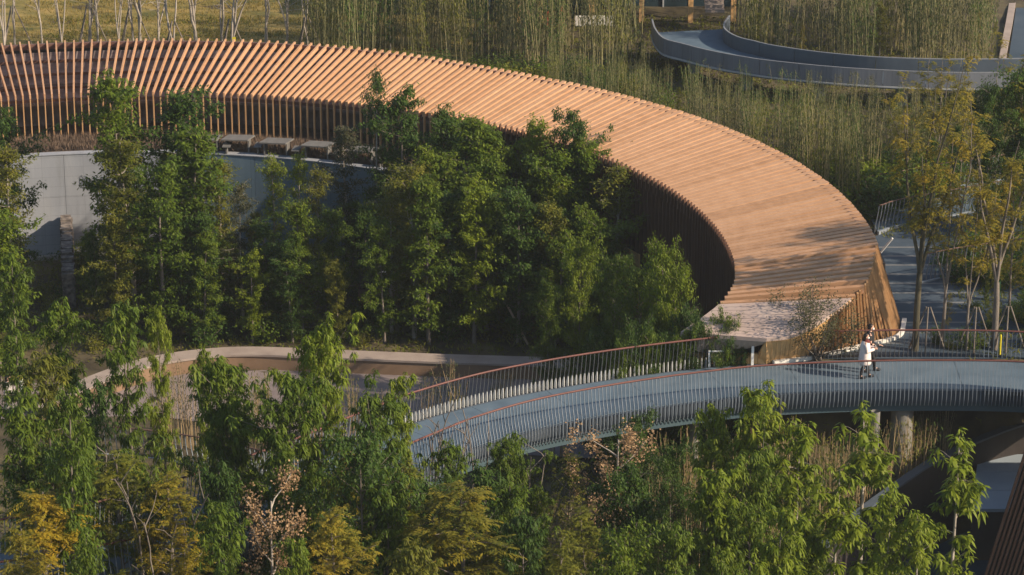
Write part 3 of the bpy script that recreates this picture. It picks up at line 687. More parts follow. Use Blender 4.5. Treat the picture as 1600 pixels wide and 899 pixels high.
def lump(t, az, s):
    return .72+.5*math.sin(3.1*t*6+s)*math.cos(az+s*2)+.25*math.sin(17*t+az*2+s)
def proto_whorl(h=11.0, rad=1.4, nb=42, base=.12, nt=5, ll=.24, lw=.068, m0=11, asc=.8, gap=.12):
    mb = MB(); T_ = trunk_line(h, .022); mb.tube(T_, list(np.linspace(.010*h, .012, len(T_))), 7, cap=False); parts = []
    C_ = []; sd0 = random.uniform(0, 6)
    for k in range(nb):
        t = base+(1-base)*(k+random.random())/nb*.98; az = k*2.4+random.uniform(-.6,.6)
        if random.random() < gap: continue
        prof = min(1, (1.04-t)/.25)**.7*max(.3, lump(t, az, sd0)); L = rad*prof*random.uniform(.5, 1.45)
        B_ = branch(mb, interp_line(T_, t), az, asc*random.uniform(.4, 1.4), L, .022, 4)
        C_ += [B_[-1], B_[-2]]
        for j in range(nt):
            Q_ = branch(mb, interp_line(B_, random.uniform(.25, 1)), az+random.uniform(-1.7, 1.7), random.uniform(-.2, 1.2), random.uniform(.25, .65), .008, 3, 0, 3); C_ += [Q_[-1], Q_[-1]+rng.normal(0, .1, 3)-[0,0,.16], Q_[1]+rng.normal(0, .06, 3)]
    for j in range(5): C_.append(T_[-1]+rng.normal(0, .12, 3))
    for c in C_:
        m = random.randint(m0-3, m0+3); sc = random.uniform(.7, 1.15); az = np.linspace(0, 6.28, m, endpoint=False)+rng.normal(0, .35, m); el = rng.uniform(-1.0, .35, m)
        D = np.stack([np.cos(az)*np.cos(el), np.sin(az)*np.cos(el), np.sin(el)], 1)
        parts.append(leaf_arrays(np.repeat(c[None], m, 0)+D*.03+rng.normal(0, .03, (m, 3)), D, ll*sc, lw*sc, 1.0, True))
    return mb, cat(parts), h
def proto_dense(h=9.6, rad=1.4, nb=54, base=.10, nt=8, nl=26, ll=.16, lw=.07, gap=.15, asc=.75, cs=.085):
    """tree of ascending branches, each with leafy twigs; whole branches are missing here and there so that gaps show"""
    mb = MB(); T_ = trunk_line(h, .022); mb.tube(T_, list(np.linspace(.010*h, .010, len(T_))), 7, cap=False); P = []; D = []; sd0 = random.uniform(0, 6)
    def leafy(B_, a, m):
        for q in range(m):
            t = random.uniform(a, 1.0); c = interp_line(B_, t); P.append(c+rng.normal(0, cs, 3)); D.append(rng.normal(0, 1, 3)*[1,1,.6]+[0,0,-.55])
    for k in range(nb):
        t = base+(1-base)*(k+random.random())/nb*.98; az = k*2.4+random.uniform(-.7,.7)
        if random.random() < gap*(1.3-t): continue
        prof = min(1, (1.04-t)/.22)**.75*max(.3, lump(t, az, sd0)); L = rad*prof*random.uniform(.5, 1.45)
        B_ = branch(mb, interp_line(T_, t), az, asc*random.uniform(.4, 1.35), L, .020, 3, .03)
        for j in range(nt):
            C_ = branch(mb, interp_line(B_, random.uniform(.2, 1)), az+random.uniform(-1.6, 1.6), random.uniform(-.5, 1.1), random.uniform(.25, .62), .007, 3, .06, 3); leafy(C_, .1, nl)
        leafy(B_, .35, nl)
    for j in range(7):
        C_ = branch(mb, T_[-1]-[0,0,random.uniform(0, .8)], random.uniform(0, 6.28), random.uniform(.5, 1.3), random.uniform(.3, .7), .007, 3, 0, 3); leafy(C_, 0, nl)
    return mb, leaf_arrays(P, D, ll, lw, .6), h
def frond(parts, c, az, L, n=9, ll=.11, lw=.035, el=.1):
    d = np.array([math.cos(az)*math.cos(el), math.sin(az)*math.cos(el), math.sin(el)]); s = np.array([-math.sin(az), math.cos(az), 0])
    u = np.linspace(.15, 1, n); P = c+np.outer(u*L, d); P[:, 2] -= .35*L*u**2
    for sg in (-1, 1):
        D = s*sg+d*.5+np.array([0,0,-.25]); parts.append(leaf_arrays(P, np.repeat(D[None], n, 0)+rng.normal(0, .12, (n, 3)), ll, lw, .6))
def proto_feather(h=8.0, rad=1.7, nb=38, base=.15, fr=22, pods=0, lsc=1.0):
    mb = MB(); T_ = trunk_line(h, .03); mb.tube(T_, list(np.linspace(.010*h, .015, len(T_))), 7, cap=False); parts = []; pp = []
    for k in range(nb):
        t = base+(1-base)*(k+.5)/nb*.98; az = k*2.4+random.uniform(-.5,.5); L = rad*math.sin(math.pi*min(1, (t-base)/(1-base)*.6+.35))*random.uniform(.5, 1.2)
        B_ = branch(mb, interp_line(T_, t), az, random.uniform(.4, .9), L, .022, 4)
        for j in range(fr):
            c = interp_line(B_, random.uniform(.45, 1)); c = c+rng.normal(0, .1, 3); frond(parts, c, random.uniform(0, 6.28), random.uniform(.2, .4)*lsc, 8, .095, .034, el=random.uniform(-.5, 1.0))
        if pods and k % 2 == 0:
            c = B_[-1]+np.array([0,0,.1]); m = 90; P = c+rng.normal(0, 1, (m, 3))*[.10,.10,.17]
            pp.append(leaf_arrays(P, rdir(m, -.6), .07, .06))
    return mb, cat(parts), h, (cat(pp) if pp else None)
def proto_pods(h=7.5, nb=9):
    mb = MB(); T_ = trunk_line(h, .03); mb.tube(T_, list(np.linspace(.06, .02, len(T_))), 7, cap=False); pp = []
    for k in range(nb):
        t = .55+.45*(k+.5)/nb; B_ = branch(mb, interp_line(T_, t), k*2.4, random.uniform(.6, 1.1), random.uniform(.6, 1.3), .025, 4)
        for j in range(3):
            c = interp_line(B_, 1-.2*j)+rng.normal(0, .1, 3); m = 110; P = c+rng.normal(0, 1, (m, 3))*[.10,.10,.20]; pp.append(leaf_arrays(P, rdir(m, -.6), .07, .06))
    return mb, cat(pp), h
def proto_limbs(h=11, nl=4, fork=.28, rt=.15, fr=70, spread=.16, bare=False, tw=12):
    mb = MB(); T_ = trunk_line(h*fork, .03, 5); mb.tube(T_, list(np.linspace(rt, rt*.75, 5)), 9, cap=False); parts = []
    for k in range(nl):
        az = k*6.28/nl+random.uniform(-.5, .5); L = h*(1-fork)*random.uniform(.75, 1.05); d = np.array([math.cos(az)*spread*1.6, math.sin(az)*spread*1.6, 1.0]); pts = [T_[-1]]
        for i in range(9):
            d = d+rng.normal(0, .09, 3)*[1,1,.3]; d[2] = max(d[2], .6); d /= np.linalg.norm(d); pts.append(pts[-1]+d*L/9)
        pts = np.array(pts); mb.tube(pts, list(np.linspace(rt*.55, .014, 10)), 6, cap=False)
        for j in range(tw):
            t = random.uniform(.2, 1); B_ = branch(mb, interp_line(pts, t), random.uniform(0, 6.28), random.uniform(.3, 1.1), random.uniform(.5, 1.4)*(1.1-t*.4), .018, 3)
            if not bare:
                for q in range(max(1, fr//(tw*2))):
                    frond(parts, interp_line(B_, random.uniform(.4, 1))+rng.normal(0, .1, 3), random.uniform(0, 6.28), random.uniform(.22, .40), 7, .09, .04)
    return mb, (cat(parts) if parts else None), h
def proto_bamboo(h=5.2, n=11, rad=.65, nl=64, lo=.25, ll=.17, lw=.038, rc=.017):
    mb = MB(); P = []; D = []
    for k in range(n):
        a = random.uniform(0, 6.28); r = rad*math.sqrt(random.random()); hh = h*random.uniform(.7, 1.05); x, y = r*math.cos(a), r*math.sin(a)
        lx_, ly_ = rng.normal(0, .05*hh, 2)*random.choice([.4,.8,1.8]); pts = [(x+lx_*t**2, y+ly_*t**2, hh*t) for t in (0, .35, .7, 1)]
        mb.tube(pts, [rc, rc*.9, rc*.7, rc*.3], 4, cap=False)
        for j in range(nl):
            t = lo+(1-lo)*random.random()**.8; P.append((x+lx_*t*t+random.gauss(0,.13), y+ly_*t*t+random.gauss(0,.13), hh*t+random.gauss(0,.05)))
    P = np.array(P); V, F = leaf_arrays(P, rdir(len(P), -.8), ll, lw, .8)
    return mb, (V, F), h
def proto_shrub(h=1.0, rad=.6, n=900, ll=.11, lw=.055):
    mb = MB(); P = []
    for k in range(9):
        B_ = branch(mb, (0,0,0), k*.7, random.uniform(.7, 1.4), h*random.uniform(.7, 1.0), .02, 3); P.append(B_)
    P = np.concatenate([b[1:] for b in P]); i = rng.integers(0, len(P), n); Q = P[i]+rng.normal(0, rad*.27, (n, 3))*[1,1,.7]; Q[:, 2] = np.abs(Q[:, 2])
    V, F = leaf_arrays(Q, rdir(n, .1), ll, lw, .3); return mb, (V, F), h
def proto_bush(h=2.7, n=8500):
    mb = MB(); tips = []
    for k in range(26):
        az = k*2.4; B_ = branch(mb, (random.gauss(0,.08), random.gauss(0,.08), 0), az, random.uniform(.75, 1.45), h*random.uniform(.75, 1.05), .024, 4, .02, 6)
        tips.append(B_[3:])
        for j in range(5):
            C2 = branch(mb, interp_line(B_, random.uniform(.4, .9)), random.uniform(0,6.28), random.uniform(.4, 1.2), random.uniform(.4, .8), .009, 3); tips.append(C2[1:])
    P = np.concatenate(tips); i = rng.integers(0, len(P), n); Q = P[i]+rng.normal(0, .13, (n, 3)); V, F = leaf_arrays(Q, rdir(n, .1), .085, .042); return mb, (V, F), h

def meshes(name, pr, leaf, bark):
    mb, lf, h = pr[:3]
    t = mb.mesh(name+'_trunk', M[bark], True)
    c = npmesh(name+'_crown', lf[0], lf[1], L_[leaf]) if lf is not None else None
    p = npmesh(name+'_pods', pr[3][0], pr[3][1], L_['pod']) if len(pr) > 3 and pr[3] is not None else None
    return dict(trunk=t, crown=c, pods=p, h=h)
PT = {
 'whorl': [meshes('whorl', proto_whorl(), 'mid', 'bark') for _ in range(4)],
 'whorl_fine': [meshes('whorl_fine', proto_whorl(11, 1.4, 46, .12, 6, .20, .055, 11, .75, .1), 'mid', 'bark') for _ in range(3)],
 'whorl_big': [meshes('whorl_big', proto_whorl(11, 2.3, 70, .10, 6, .22, .062, 12, .7, .08), 'mid', 'bark') for _ in range(3)],
 'whorl_slim': [meshes('whorl_slim', proto_whorl(11, .95, 24, .3, 3, .26, .075, 11, .9, .2), 'bright', 'bark_pale') for _ in range(3)],
 'dense': [meshes('dense', proto_dense(), 'mid', 'bark') for _ in range(6)],
 'dense_slim': [meshes('dense_slim', proto_dense(9.6, .95, 44, .15, 7, 22, .14, .055, .2, 1.0), 'olive', 'bark_pale') for _ in range(4)],
 'dense_big': [meshes('dense_big', proto_dense(8, 2.1, 70, .06, 8, 22, .15, .07, .08, .7, .11), 'dark', 'bark') for _ in range(3)],
 'feather': [meshes('feather', proto_feather(), 'yellow', 'bark') for _ in range(2)],
 'feather_pod': [meshes('feather_pod', proto_feather(8, 1.6, 30, .25, 13, pods=1), 'olive', 'bark')],
 'pods': [meshes('pods', proto_pods(), 'pod', 'bark_pale')],
 'limbs': [meshes('limbs', proto_limbs(fr=f, spread=.11, rt=.17), 'yellow', 'bark') for f in (480, 560, 500)],
 'limbs_thin': [meshes('limbs_thin', proto_limbs(11, 3, .22, .085, f, .09), 'yellow', 'bark') for f in (420, 460)],
 'bare': [meshes('bare', proto_limbs(9, 3, .12, .085, 0, .07, True, 16), 'mid', 'bark_pale') for _ in range(3)],
 'bare_low': [meshes('bare_low', proto_limbs(6.5, 3, .45, .055, 0, .16, True, 4), 'mid', 'bark') for _ in range(2)],
 'bamboo': [meshes('bamboo', proto_bamboo(), 'bamboo', 'culm') for _ in range(5)],
 'bamboo_low': [meshes('bamboo_low', proto_bamboo(4.6, 16, .6, 26, .45, rc=.02), 'bamboo', 'culm_dry') for _ in range(3)],
 'shrub': [meshes('shrub', proto_shrub(), 'bushy', 'bark') for _ in range(3)],
 'bush': [meshes('bush', proto_bush(), 'dull', 'bark')],
}
def plant(kind, name, x, y, z, height, label, cat, group=None, leaf=None, wx=1.0, part='crown', stem_='trunk', bark=None):
    pr = random.choice(PT[kind]); s = height/pr['h']
    e = empty(name, (x, y, z), label, cat, group, random.uniform(0, 6.28)); e.rotation_euler[0] = R(random.gauss(0, 1.6)); e.rotation_euler[1] = R(random.gauss(0, 1.6)); e.scale = (s*wx, s*wx, s)
    t = link(stem_, pr['trunk'], e)
    if bark: t.material_slots[0].link = 'OBJECT'; t.material_slots[0].material = M[bark]
    if pr['crown'] is not None:
        c = link(part, pr['crown'], e)
        if leaf: c.material_slots[0].link = 'OBJECT'; c.material_slots[0].material = L_[leaf]
    if pr['pods'] is not None: link('seed_pods', pr['pods'], e)
    return e
def tree_at(kind, px, ytop, d, label, leaf=None, wx=1.0, name='broadleaf_tree', group=None, cat='tree', bark=None, zb=None, part='crown'):
    if kind in ('dense', 'dense_slim'): wx *= 1.35
    zt = Zat(ytop, d); x = Xat(px, d, zt-2); z = gzf(x, d) if zb is None else zb
    return plant(kind, name, x, d, z-.05, max(1.0, zt-z), label, cat, group, leaf, wx, part, 'trunk', bark)

# --- courtyard grove: (px, ytop, distance, kind, leaf, width, label)
G = 'trees of the courtyard grove'
grove = [
 (185,118,117,'dense','mid',1.0,'tall slender tree before the pale concrete wall, leftmost in the grove'),
 (205,215,115.5,'dense_slim','olive',1.3,'yellowish green tree with a pale bare trunk before the concrete wall'),
 (272,148,118,'dense','dark',1.1,'dark pointed tree whose top overlaps the roof posts on the left'),
 (300,205,116,'dense','mid',1.2,'leafy green tree between the dark pointed tree and the blue wall'),
 (345,250,117,'dense_slim','olive',1.2,'yellow green tree at the left end of the blue grey wall'),
 (376,292,114,'dense_slim','dull',.9,'thin brownish tree with a pale trunk before the blue grey wall'),
 (428,246,119,'dense_slim','bright',1.0,'slim fresh green tree reaching just over the blue grey wall'),
 (462,243,119.5,'dense_slim','bright',.8,'very slim green tree right beside the slim one at the blue wall'),
 (498,265,118,'dense_slim','olive',1.0,'slim olive tree near the right end of the blue grey wall'),
 (545,205,120,'dense_slim','dull',1.1,'thin see-through dull tree before the last terrace table'),
 (584,118,119,'dense_slim','dark',.62,'very thin dark tree standing up against the lit timber roof'),
 (632,142,118.5,'dense','dark',.85,'tall dark tree, highest of the grove against the timber roof'),
 (690,167,119.5,'dense','dark',.8,'dark tree with a round tip right of the highest grove tree'),
 (662,235,116,'dense','mid',1.0,'mid green tree in front of the two high dark ones'),
 (735,182,118,'dense','mid',1.05,'green tree with a brighter top in the middle of the grove'),
 (780,215,118.5,'dense','mid',1.1,'wide green tree below the timber roof, mid grove'),
 (825,188,118.5,'dense','bright',.8,'fresh green tree tip against the timber roof'),
 (862,235,116,'dense','mid',1.15,'wide mid green tree at the right of the grove middle'),
 (900,176,117.5,'dense','dark',.75,'dark tree with a loose open tip over the timber roof'),
 (935,218,117,'dense','mid',1.0,'green tree at the right of the loose tipped one'),
 (958,262,114.5,'dense_slim','olive',1.3,'yellow green slender tree before the dark slatted wall'),
 (918,330,112.5,'dense','mid',1.1,'green tree low in front of the yellow green one'),
 (610,290,113.5,'dense_slim','olive',1.0,'slim olive tree hiding the timber hut'),
 (645,262,113,'dense_slim','olive',1.2,'tall slim olive tree near the low curved wall'),
 (700,300,113,'dense','dark',1.0,'dark green drooping tree before the low curved wall'),
 (760,300,113.5,'dense','mid',1.1,'broad green tree over the right part of the low wall'),
 (820,320,112.5,'dense','dark',1.1,'dark tree beside the leaning pole'),
 (868,365,111.5,'dense','mid',1.1,'green tree beside the right end of the low wall'),
 (250,320,113.5,'dense','dark',1.15,'dark tree in the shade left of the brownish thin tree'),
 (310,335,112.5,'dense','dark',1.1,'dark tree just above the low curved wall, left part'),
 (420,350,114,'dense','dark',1.2,'very dark tree under the slim green ones'),
 (470,320,113,'dense','mid',1.0,'green tree above the middle of the low curved wall'),
 (520,330,114.5,'dense','mid',1.0,'bright sided green tree left of the timber hut'),
 (150,360,115,'dense_big','dark',.6,'low dark tree at the foot of the slate fin'),
]
for (px, yt, d, kd, lf, wx, lab) in grove: tree_at(kd, px, yt, d, lab, lf, wx, 'grove_tree', G)
gl = ['slate fin','dark pointed tree','blue grey wall','last terrace table','timber hut','highest grove tree','leaning pole','low wall end','dark slatted wall']
for k in range(36):
    px = 130+k*23.2+random.uniform(-8, 8); lm = gl[min(8, k//4)]
    ytop = np.interp(px, [130,250,350,440,560,640,700,830,940], [330,210,300,330,300,200,220,225,280])+random.uniform(-10, 50)+(k%3)*28
    tree_at('dense', px, ytop, [119.5,115.8,112.2][k%3], ['back row','middle row','front row'][k%3]+(' smaller' if k%4 == 3 else '')+' green grove tree nearest the '+lm, ['mid','bright','olive','mid','dark'][k%5], 1.0, 'grove_tree', G)
near_wall = [(1040,383,101.2,'dense_big','bright',.55,'green tree with a high tip before the dark slatted wall'),
 (1062,425,100.2,'dense_big','bright',.55,'bushy green tree left of the curved end of the timber ring'),
 (1000,430,102,'dense_big','mid',.7,'sunlit bushy tree under the dark slatted wall'),
 (955,400,104,'dense_big','mid',.7,'bushy tree left of the pair by the slatted wall'),
 (905,380,106,'dense_big','bright',.65,'fresh green bushy tree at the right end of the grove'),
 (860,440,106,'dense_big','mid',.6,'green bushy tree just over the end of the low wall'),
 (1060,480,99.2,'dense_big','dark',.55,'small dark tree behind the far handrail of the footbridge'),
 (985,510,100,'dense_big','mid',.6,'green tree behind the far handrail, left of the small dark one'),
 (925,520,101,'dense_big','dark',.5,'dark tree behind the far handrail near the low wall end')]
for (px, yt, d, kd, lf, wx, lab) in near_wall: tree_at(kd, px, yt, d, lab, lf, wx, 'bushy_tree')
# left edge
for (px, yt, d, kd, lf, wx, lab) in [(8,172,118,'dense','dark',.9,'dark green tree top cut by the left edge before the concrete wall'),
 (12,235,115,'dense_slim','olive',1.2,'yellow green tree at the left edge under the dark top'),
 (18,405,100,'whorl','mid',.9,'tree with hanging leaves and crooked trunk at the left edge'),
 (-12,330,108,'dense','mid',1.2,'green tree half outside the left edge')]: tree_at(kd, px, yt, d, lab, lf, wx, 'broadleaf_tree')

# --- foreground trees: (px, ytop, distance, kind, leaf, width, label)
fg = [
 (120,478,91,'whorl','mid',.95,'drooping leaved tree at lower left below the slate fin'),
 (205,474,90,'whorl','mid',.8,'drooping leaved tree right of the one below the slate fin'),
 (255,488,91,'whorl','bright',.55,'small topped drooping tree left of the rust brown wall'),
 (75,560,88,'whorl','dark',1.1,'dark drooping tree behind the two walkers at left'),
 (150,590,86,'whorl','dark',.9,'dark drooping tree before the pinkish path at left'),
 (315,540,93,'whorl','bright',.5,'thin drooping tree before the rust brown wall'),
 (18,620,84,'whorl','mid',1.0,'green drooping tree in the lower left corner'),
 (395,560,84,'whorl_big','mid',.85,'big drooping tree at lower left of centre'),
 (500,505,85,'whorl_big','bright',.7,'tall sunlit drooping tree, its yellow green top over the low wall'),
 (455,600,82,'whorl_big','mid',.9,'broad drooping tree in front of the sunlit one'),
 (590,625,83,'whorl_big','mid',.8,'broad drooping tree touching the left end of the bridge'),
 (628,585,86,'whorl','bright',.6,'narrow drooping tree overlapping the far handrail'),
 (335,715,80,'whorl','dark',1.0,'dark tree between the yellow and the big drooping one'),
 (75,770,78,'feather','gold',1.5,'golden feathery tree at the lower left corner'),
 (28,830,76,'feather','yellow',1.0,'low yellow tree at the left edge, bottom'),
 (200,715,80,'feather','olive',1.4,'olive yellow feathery tree right of the golden one'),
 (265,745,79,'feather','yellow',1.25,'yellowish feathery tree with bare forked stems before it'),
 (290,830,76,'feather','gold',.8,'low orange yellow tree at the bottom left'),
 (425,780,77,'pods','pod',1.0,'bare tree with tan seed pods, left of centre at the bottom'),
 (370,800,75,'whorl','mid',.9,'green tree at the bottom left of the tan podded one'),
 (530,700,81,'feather','yellow',.8,'yellow tuft tree under the big drooping trees'),
 (520,790,76,'feather','yellow',1.2,'yellow green feathery tree at bottom centre left'),
 (600,740,79,'whorl','mid',1.0,'green drooping tree between the two yellow ones'),
 (655,730,80,'feather','olive',.8,'olive feathery tree under the bridge end'),
 (725,760,78,'feather','yellow',1.7,'wide bright yellow feathery tree at the bottom centre'),
 (700,690,84,'whorl','mid',.9,'grey green drooping tree before the bridge deck edge'),
 (765,725,82,'whorl','dark',1.0,'dark drooping tree right of the wide yellow one'),
 (640,840,75,'whorl','mid',1.0,'low green tree at the bottom centre'),
 (820,800,78,'whorl','dark',1.0,'dark green drooping tree at the bottom centre right'),
 (800,745,80,'whorl','mid',1.0,'green drooping tree under the bridge fascia'),
 (885,700,84,'feather_pod','olive',.9,'olive feathery tree with a few tan pods'),
 (950,680,83,'pods','pod',1.1,'tree with pinkish tan seed pods hanging below the bridge'),
 (925,790,79,'feather','olive',1.0,'olive green feathery tree under the pinkish pods'),
 (870,840,75,'feather','olive',.9,'low olive tree at the bottom edge, centre right'),
 (985,830,76,'dense_big','mid',.8,'fine leaved green tree at the bottom under the pods'),
 (1010,648,90,'dense_big','dark',.6,'round dark green tree close below the bridge'),
 (1050,700,86,'dense_big','dark',.6,'dark green tree in the shade left of the sunlit ones'),
 (1090,636,84,'whorl','bright',.85,'sunlit drooping tree below the bridge, left one'),
 (1178,612,83,'whorl','bright',1.05,'tallest sunlit drooping tree covering the bridge edge'),
 (1135,740,79,'whorl','bright',1.0,'fresh green tree at the foot of the tallest sunlit one'),
 (1245,668,82,'whorl_slim','bright',1.2,'fresh green tree right of the tallest sunlit one'),
 (1205,800,76,'whorl','bright',.9,'low fresh green tree at the bottom right of centre'),
 (1300,740,80,'whorl_slim','bright',1.25,'slender tree with a pale leaning trunk before the curved rim'),
 (1358,632,83,'whorl_slim','bright',1.25,'slender tree left of the thick bridge pillar'),
 (1392,758,79,'whorl_slim','bright',.9,'small slender tree before the dark sunken court'),
 (1440,800,78,'whorl_slim','bright',1.0,'low slender tree between the two taller ones at right'),
 (1495,676,81,'whorl_slim','bright',1.15,'slender pale stemmed tree before the blue grey roof'),
 (1060,820,76,'whorl','mid',.9,'shaded green tree at the bottom, right of centre'),
 (450,850,74,'whorl','mid',.8,'low drooping tree beside the tan podded one'),
 (150,830,75,'whorl','mid',.8,'low green tree right of the golden corner tree'),
]
for fi, (px, yt, d, kd, lf, wx, lab) in enumerate(fg):
    if kd == 'whorl' and px < 1080 and fi % 5 != 1: kd = 'whorl_fine'
    if kd == 'whorl_fine' and fi % 6 == 3: lf = 'olive'
    nm = 'feathery_tree' if kd.startswith('feather') else ('podded_tree' if kd == 'pods' else 'drooping_tree' if kd.startswith('whorl') else 'bushy_tree')
    tree_at(kd, px, yt, d, lab, lf, wx, nm, part='seed_pods' if kd == 'pods' else 'crown')
fill = [(100,610,'walkers'),(45,700,'golden corner tree'),(110,680,'golden corner tree'),(225,730,'olive feathery tree'),(180,780,'three bare saplings'),(365,640,'big drooping tree'),(440,690,'sunlit tall tree'),(560,690,'yellow tuft tree'),(470,760,'tan podded tree'),
 (580,820,'wide yellow tree'),(680,760,'wide yellow tree'),(800,690,'bridge fascia'),(855,760,'pinkish podded tree'),(980,740,'round dark tree'),(1120,800,'tallest sunlit tree'),(1020,790,'round dark tree'),(1250,820,'pale leaning trunk'),(1180,720,'tallest sunlit tree'),(1270,740,'pale leaning trunk'),(760,850,'wide yellow tree'),(340,850,'low yellow tree')]
for k, (px, yt, lm) in enumerate(fill):
    tree_at(['whorl_fine','dense_big','whorl_big'][k%3], px, yt, 79+(k*5%7), ['deep green tree','dark bushy tree','shaded drooping tree'][k%3]+(' just left of the ' if k%2 else ' filling the gap behind the ')+lm, ['mid','dark','mid'][k%3] if px < 1000 else 'mid', .8, 'understory_tree', 'trees filling the hollow')
# bare forked saplings at lower left and before the deck
for (px, yt, d, lab) in [(168,690,82,'bare forked grey sapling above the golden tree'), (228,715,79,'bare forked pale sapling, middle of the three at lower left'), (262,752,78,'bare forked sapling right of the middle one at lower left'),
 (668,610,87,'bare dark sapling crossing the bridge deck, leftmost'), (708,630,86.5,'bare forked sapling crossing the bridge deck, middle'), (735,625,87,'bare thin sapling crossing the bridge deck, rightmost'), (828,690,84,'bare leaning stems before the bridge fascia')]:
    tree_at('bare_low', px, yt, d, lab, None, .9, 'bare_sapling')

# --- right-hand trees with sparse yellow leaves
rt = [
 (1447,95,98.9,'limbs','yellow',1.0,'dark trunked forking tree behind the bridge rail, tallest on the right'),
 (1487,150,99.3,'limbs_thin','yellow',1.0,'pale thin tree right of the dark trunked forking tree'),
 (1522,235,98.9,'limbs_thin','yellow',1.0,'pale forked tree with yellow clumps, middle of the right group'),
 (1572,150,99.0,'limbs','yellow',.9,'pale crooked tree near the right edge behind the rail'),
 (1420,100,118.5,'limbs_thin','yellow',1.0,'thin tree with yellow leaves behind the dark trunked one'),
 (1468,70,119,'limbs_thin','yellow',1.1,'thin high tree with sparse yellow leaves over the walkway'),
 (1500,90,120.5,'limbs_thin','yellow',1.0,'dark slim tree crossing the far walkway on the right'),
 (1395,150,119.5,'limbs_thin','olive',.9,'slim olive tree right beside the timber ring end'),
 (1560,60,118,'limbs_thin','yellow',1.0,'slim tree crossing the top right corner'),
 (1600,40,114,'limbs','yellow',1.0,'tree at the right edge with dark crossing limbs')]
for (px, yt, d, kd, lf, wx, lab) in rt: tree_at(kd, px, yt, d, lab, lf, wx*(.8 if px == 1447 else 1), 'sparse_tree', bark='bark_dark' if px in (1447, 1500, 1600) else None)
for (px, yt, d, kd, lf, wx, lab) in [
 (1588,115,113,'dense_big','dark',1.1,'dark leafy tree cut by the right edge'), (1545,135,112.5,'dense_big','dark',.75,'dark leafy tree left of the one at the right edge'),
 (1490,200,116,'dense_big','dark',.55,'dark tree behind the yellow leaved ones'), (1455,215,117,'dense_big','dark',.45,'darker round tree behind the thin yellow trees'),
 (1540,420,103.5,'dense_big','mid',.45,'leafy green low tree beside the green wrapped trunk'), (1600,410,104,'dense_big','dark',.6,'dark low tree at the right edge above the rail')]:
    tree_at(kd, px, yt, d, lab, lf, wx, 'leafy_tree')
x = Xat(1556, 101.0, .5); mb = MB(); mb.tube([(x,101.0,1.3),(x,101.0,2.0)], .11, 10, False); tag(mb.obj('trunk_wrap', M['green']), 'green wrapping round a tree trunk at right', 'wrap')
# stakes leaning on trunks
def prop(px, py, d, lab, h=1.7, n=3, sp_=.75):
    c = Vector((Xat(px, d, 0), d, 0)); e = empty('tree_prop', tuple(c), lab, 'tree stakes')
    for k in range(n):
        a = k*2.1+.4; mb = MB(); mb.tube([(c.x+sp_*math.cos(a), c.y+sp_*math.sin(a)*.5, 0), (c.x+.08*math.cos(a), c.y, h)], .035, 6); mb.obj('pole', M['bark'], e)
prop(1447, 0, 98.9, 'timber poles propping the dark trunked forking tree'); prop(1522, 0, 98.9, 'timber poles propping the pale forked tree'); prop(1572, 0, 99.0, 'timber poles propping the crooked tree at the right')
q = U(1383,412,0.1); mb = MB(); mb.tube([(q.x-.5,q.y+.3,0),(q.x+.25,q.y,1.15)], .04, 6); tag(mb.obj('pale_pole', M['white']), 'pale slanting pole right of the timber ring end', 'pole')
q = U(825,535,-4.4); mb = MB(); mb.tube([(q.x,q.y,-4.5),(q.x-.85,q.y+.3,-2.9)], .05, 6); tag(mb.obj('leaning_pole', M['pole']), 'pale pole leaning in the dark grove at the end of the low wall', 'pole')

# --- bare pale trees on the lawn, upper left
for k, (px, th) in enumerate([(8,1.0),(22,.8),(66,.9),(95,.7),(140,1.3),(152,.9),(186,.8),(207,.9),(218,1.2),(248,.9),(272,1.0),(306,1.4),(347,1.0),(361,1.2),(415,1.0),(447,1.1),(480,.8)]):
    d = 139.5+(k*37 % 10)*.45
    x = Xat(px, d, 1)
    words_ = ['pale bare trunk on the autumn lawn at the left edge','thin bare trunk on the lawn next to the left edge','bare trunk on the lawn above the first leaning roof slats','thin dark bare trunk on the lawn left of a thick pale one','thick pale bare trunk on the lawn, leftmost thick one','bare trunk on the lawn close right of the leftmost thick one','thin grey bare trunk on the lawn before a shady patch','bare trunk on the lawn left of the forked pair','pale forked bare trunk on the lawn','bare trunk on the lawn right of the pale forked one','slim pale bare trunk in the middle of the lawn','thickest pale bare trunk on the lawn','bare trunk on the lawn left of the yellow tag','bare trunk on the lawn with a yellow tag','bare trunk where the lawn meets the bamboo','pale bare trunk at the first bamboo stems','thin bare trunk among the first bamboo stems']
    plant('bare', 'bare_tree', x, d, gzf(x, d), random.uniform(8.5, 10), words_[k], 'tree', None, None, th)
    if k % 3 == 1:
        e = empty('tree_prop', (x, d-.05, .05), 'thin poles propping the '+words_[k], 'tree stakes')
        for a in (.3, 2.3, 4.2):
            mb = MB(); mb.tube([(1.0*math.cos(a), .6*math.sin(a), 0), (.1*math.cos(a), 0, 2.3)], .035, 5); link('pole', mb.mesh('pole', M['bark']), e)
q = Vector((Xat(366,138.6,1.4), 138.6, 0)); mb = MB(); mb.box((q.x, q.y, 1.55), (.16,.03,.42)); mb.box((q.x-.35, q.y+.02, 1.0), (.12,.03,.35)); tag(mb.obj('yellow_tag', M['yellow']), 'bright yellow tags tied to a bare trunk on the lawn', 'tag')

